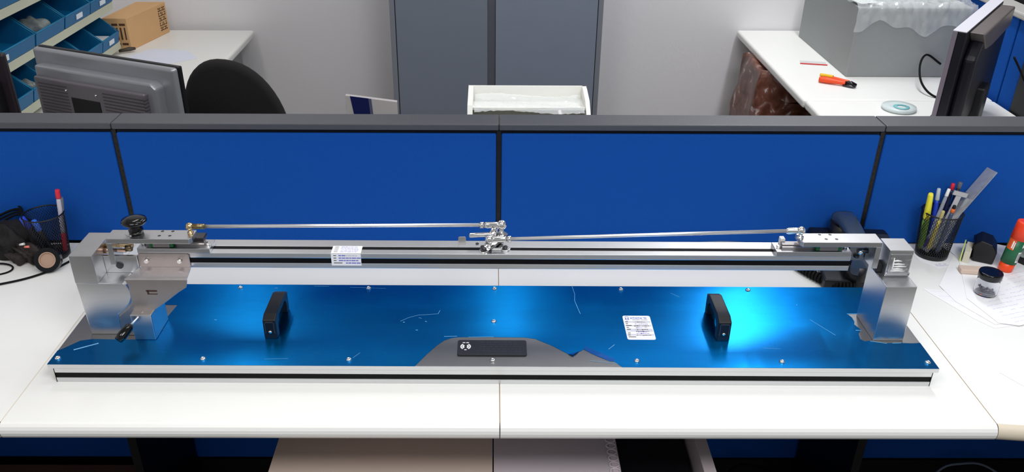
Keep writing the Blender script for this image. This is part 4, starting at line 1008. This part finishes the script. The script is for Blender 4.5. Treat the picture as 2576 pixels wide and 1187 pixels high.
# far right partition, cap, black thing
rp = thing('partition_panel', 'blue fabric partition at the top right corner with pale cap', 'partition', (1.63, 1.3, FL))
for y0, y1 in ((.895, .972), (.980, 1.075)):
    obj('fabric_pad', MB().box(1.612, y0, FL + .1, 1.630, y1, .262), fabric, rp, bevel=.003)
obj('frame', MB().box(1.625, .80, FL, 1.66, 1.80, .262), blackm, rp)
obj('fabric_pad', MB().box(1.612, 1.083, FL + .1, 1.630, 1.80, .262), fabric, rp, bevel=.003)
obj('end_post', MB().box(1.605, .79, FL, 1.665, .887, .262), blackm, rp, bevel=.004)
obj('cap', MB().box(1.600, .79, .262, 1.672, 1.80, .282), mat('pale_grey_cap', S(176, 174, 170), .5), rp, bevel=.005)
tag(obj('black_cabinet', MB().box(1.70, 1.0, FL, 2.1, 1.75, .60), mat('matt_black', S(12, 12, 14), .7)), 'black cabinet beyond the top right partition', 'cabinet')

# carton and paper on the left back desk
cdm = mat('cardboard', S(214, 170, 120), .8, var=.05, vscale=20)
ct = thing('cardboard_carton', 'small brown cardboard carton with shipping marks on the back desk', 'carton', (-1.40, 1.62, 0))
poly = [(-1.455, 1.500), (-1.364, 1.500), (-1.310, 1.765), (-1.425, 1.765)]
obj('box', MB().prism(poly, 'z', 0, .119), cdm, ct, bevel=.002)
mk = MB()
# printed marks on the right side near the back, and on the front face
def on_side(u0, v0, u1, v1):
    a = Vector((-1.364, 1.500)); b = Vector((-1.310, 1.765)); n = Vector((.265, -.054)).normalized() * .0006
    p = a + (b - a) * u0 + n; q = a + (b - a) * u1 + n
    mk.add([(p.x, p.y, v0), (q.x, q.y, v0), (q.x, q.y, v1), (p.x, p.y, v1)], [(0, 1, 2, 3)])
rn = random.Random(5)
for i in range(4):
    for j in range(5):
        u = .78 + i * .048; v = .018 + j * .0185
        on_side(u, v, u + .036, v + .004); on_side(u, v + .010, u + .010 + rn.random() * .02, v + .014)
        if (i + j) % 2: on_side(u, v, u + .010, v + .014)
        else: on_side(u + .026, v, u + .036, v + .014)
obj('printed_mark', mk, mat('carton_print', S(82, 54, 34), .8), ct); mk = MB()
for i in range(3):
    x = -1.450 + i * .028
    mk.box(x, 1.4992, .02, x + .022, 1.4996, .028); mk.box(x, 1.4992, .04, x + .006, 1.4996, .085); mk.box(x + .015, 1.4992, .04, x + .020, 1.4996, .085); mk.box(x, 1.4992, .092, x + .022, 1.4996, .100)
obj('printed_mark', mk, mat('carton_print', S(82, 54, 34), .8), ct)
pp = sheet('paper_sheet', [(-1.355, 1.400), (-1.215, 1.290), (-1.09, 1.40), (-1.155, 1.500), (-1.300, 1.520)], .0003, paperb, 'white paper sheet lying on the back desk beside the carton', 'paper')
tag(obj('small_clamp', MB().tube([(-1.395, 1.455, .010), (-1.36, 1.470, .014), (-1.345, 1.485, .012)], [.005, .008, .005], 10), mat('dark_bronze_plastic', S(70, 60, 50), .5)), 'small dark clip beside the lowest bin row', 'clip')

# storage bins on a rack
tealp = mat('teal_bin_plastic', S(0, 100, 152), .5, var=.05, vscale=10)
rk = thing('bin_rack', 'cream metal rack carrying rows of teal storage bins', 'rack', (-1.50, 1.08, 0))
crm = mat('cream_rack_paint', S(196, 198, 176), .5, var=.04)
XR = -1.385
rows_z = (.020, .163, .306)
for z in rows_z:
    obj('shelf_rail', MB().box(XR - .008, .62, z, XR, 1.46, z + .026), crm, rk, bevel=.001)
    obj('shelf', MB().box(XR - .22, .62, z, XR - .008, 1.455, z + .003), crm, rk)
for y in (.625, 1.435):
    obj('post', MB().box(XR - .225, y, 0, XR - .20, y + .02, .56), crm, rk)
def bin_proto(wd):
    t = thing('storage_bin', 'teal bin', 'storage bin')
    W_ = wd / 2 - .003; D = .165; lip = .038; H = .082; k_ = .0022
    # local: front faces +x at x=0, depth to -x, y is width; floor z=0
    side = [(0, 0), (-D, 0), (-D, H), (-D * .42, H), (-.004, lip)]
    mb = MB()
    mb.prism(side, 'y', -W_, -W_ + k_); mb.prism(side, 'y', W_ - k_, W_)
    mb.box(-D, -W_ + k_, 0, 0, W_ - k_, k_); mb.box(-D, -W_ + k_, k_, -D + k_, W_ - k_, H)
    mb.prism([(0, 0), (.004, lip), (0, lip + .001), (-.003, lip), (-.003, 0)], 'y', -W_, W_)
    obj('bin_body', mb, tealp, t, local=True, bevel=.0006)
    obj('rim', MB().tube([(.003, -W_ - .001, lip), (.003, W_ + .001, lip)], .0022, 8).tube([(.003, -W_, lip), (-D * .42, -W_, H)], .002, 8).tube([(.003, W_, lip), (-D * .42, W_, H)], .002, 8).tube([(-D * .42, -W_, H), (-D, -W_, H)], .002, 8).tube([(-D * .42, W_, H), (-D, W_, H)], .002, 8), mat('teal_bin_rim', S(6, 116, 160), .5), t, local=True)
    0 and obj('label_holder', MB().box(.002, -W_ * .95, .004, .0052, -W_ * .9, lip - .004).box(.002, W_ * .88, .004, .0052, W_ * .93, lip - .004), tealp, t, local=True)
    return t
def card(t, y, w_=.030): obj('label_card', MB().box(.0030, y - w_ / 2, .010, .0050, y + w_ / 2, .026), mat('label_white', S(225, 232, 238), .6), t, local=True, label='white label card')
pA = bin_proto(.196); pB = bin_proto(.098); pC = bin_proto(.150)
used = set()
def put(proto, y, z, label, cardy=None, dz=.0285):
    t = proto if proto.name not in used else copy_tree(proto)
    if proto.name not in used: used.add(proto.name)
    t.location = (XR + .001, y, z + dz); t.rotation_euler = (0, R(7), 0)
    t['label'] = label; t['group'] = 'teal bins on the rack'
    return t
tops = []
for y, lab in ((.772, 'teal storage bin, nearest of the middle rack row'), (.972, 'teal storage bin in the middle rack row holding a crumpled clear bag'), (1.172, 'teal storage bin in the middle rack row with a wide white label'), (1.368, 'teal storage bin at the far end of the middle rack row')):
    tops.append(put(pA, y, rows_z[1], lab))
tn = put(pA, .575, rows_z[1], 'teal storage bin cut by the left picture edge in the middle rack row')
lows = [put(pB, .735, rows_z[0], 'narrow teal bin, nearest of the lowest rack row'), put(pB, .833, rows_z[0], 'narrow teal bin in the lowest rack row holding a small clear bag')]
lc = [put(pC, 1.075, rows_z[0], 'teal bin in the lowest rack row half hidden by the silver monitor'), put(pC, 1.225, rows_z[0], 'teal bin in the lowest rack row, second from its far end'), put(pC, 1.375, rows_z[0], 'teal bin at the far end of the lowest rack row beside the carton')]
hi = [put(pA, .80, rows_z[2], 'teal storage bin in the top rack row, nearest'), put(pA, 1.00, rows_z[2], 'teal storage bin in the top rack row, second from nearest'), put(pA, 1.20, rows_z[2], 'teal storage bin in the top rack row, third from nearest')]
card(tops[0], -.075, .016); card(tops[2], .005, .045); card(tops[3], .0, .045)
card(lows[1], .020, .020); card(lc[2], .0, .042); card(lc[1], -.02, .018)
def baggie(y, z, r_, seed, label, sx=1.5):
    b = blob('clear_parts_bag', (XR - .045, y, z), r_, mat('parts_bag', S(150, 156, 152), .14, var=.5, vscale=70, alpha=.6, bump=.8, bscale=60), seed, label, 'bag', .16, sc=(sx, 1.0, .9)); return b
baggie(.972, rows_z[1] + .062, .032, 21, 'crumpled clear bag of parts inside a middle row bin')
baggie(.833, rows_z[0] + .060, .024, 22, 'small clear bag inside a narrow low row bin', 1.6)
tag(obj('bin_paper', MB().box(XR - .10, 1.325, rows_z[0] + .052, XR - .02, 1.425, rows_z[0] + .054), paper), 'white paper lying inside the far end low row bin', 'paper')
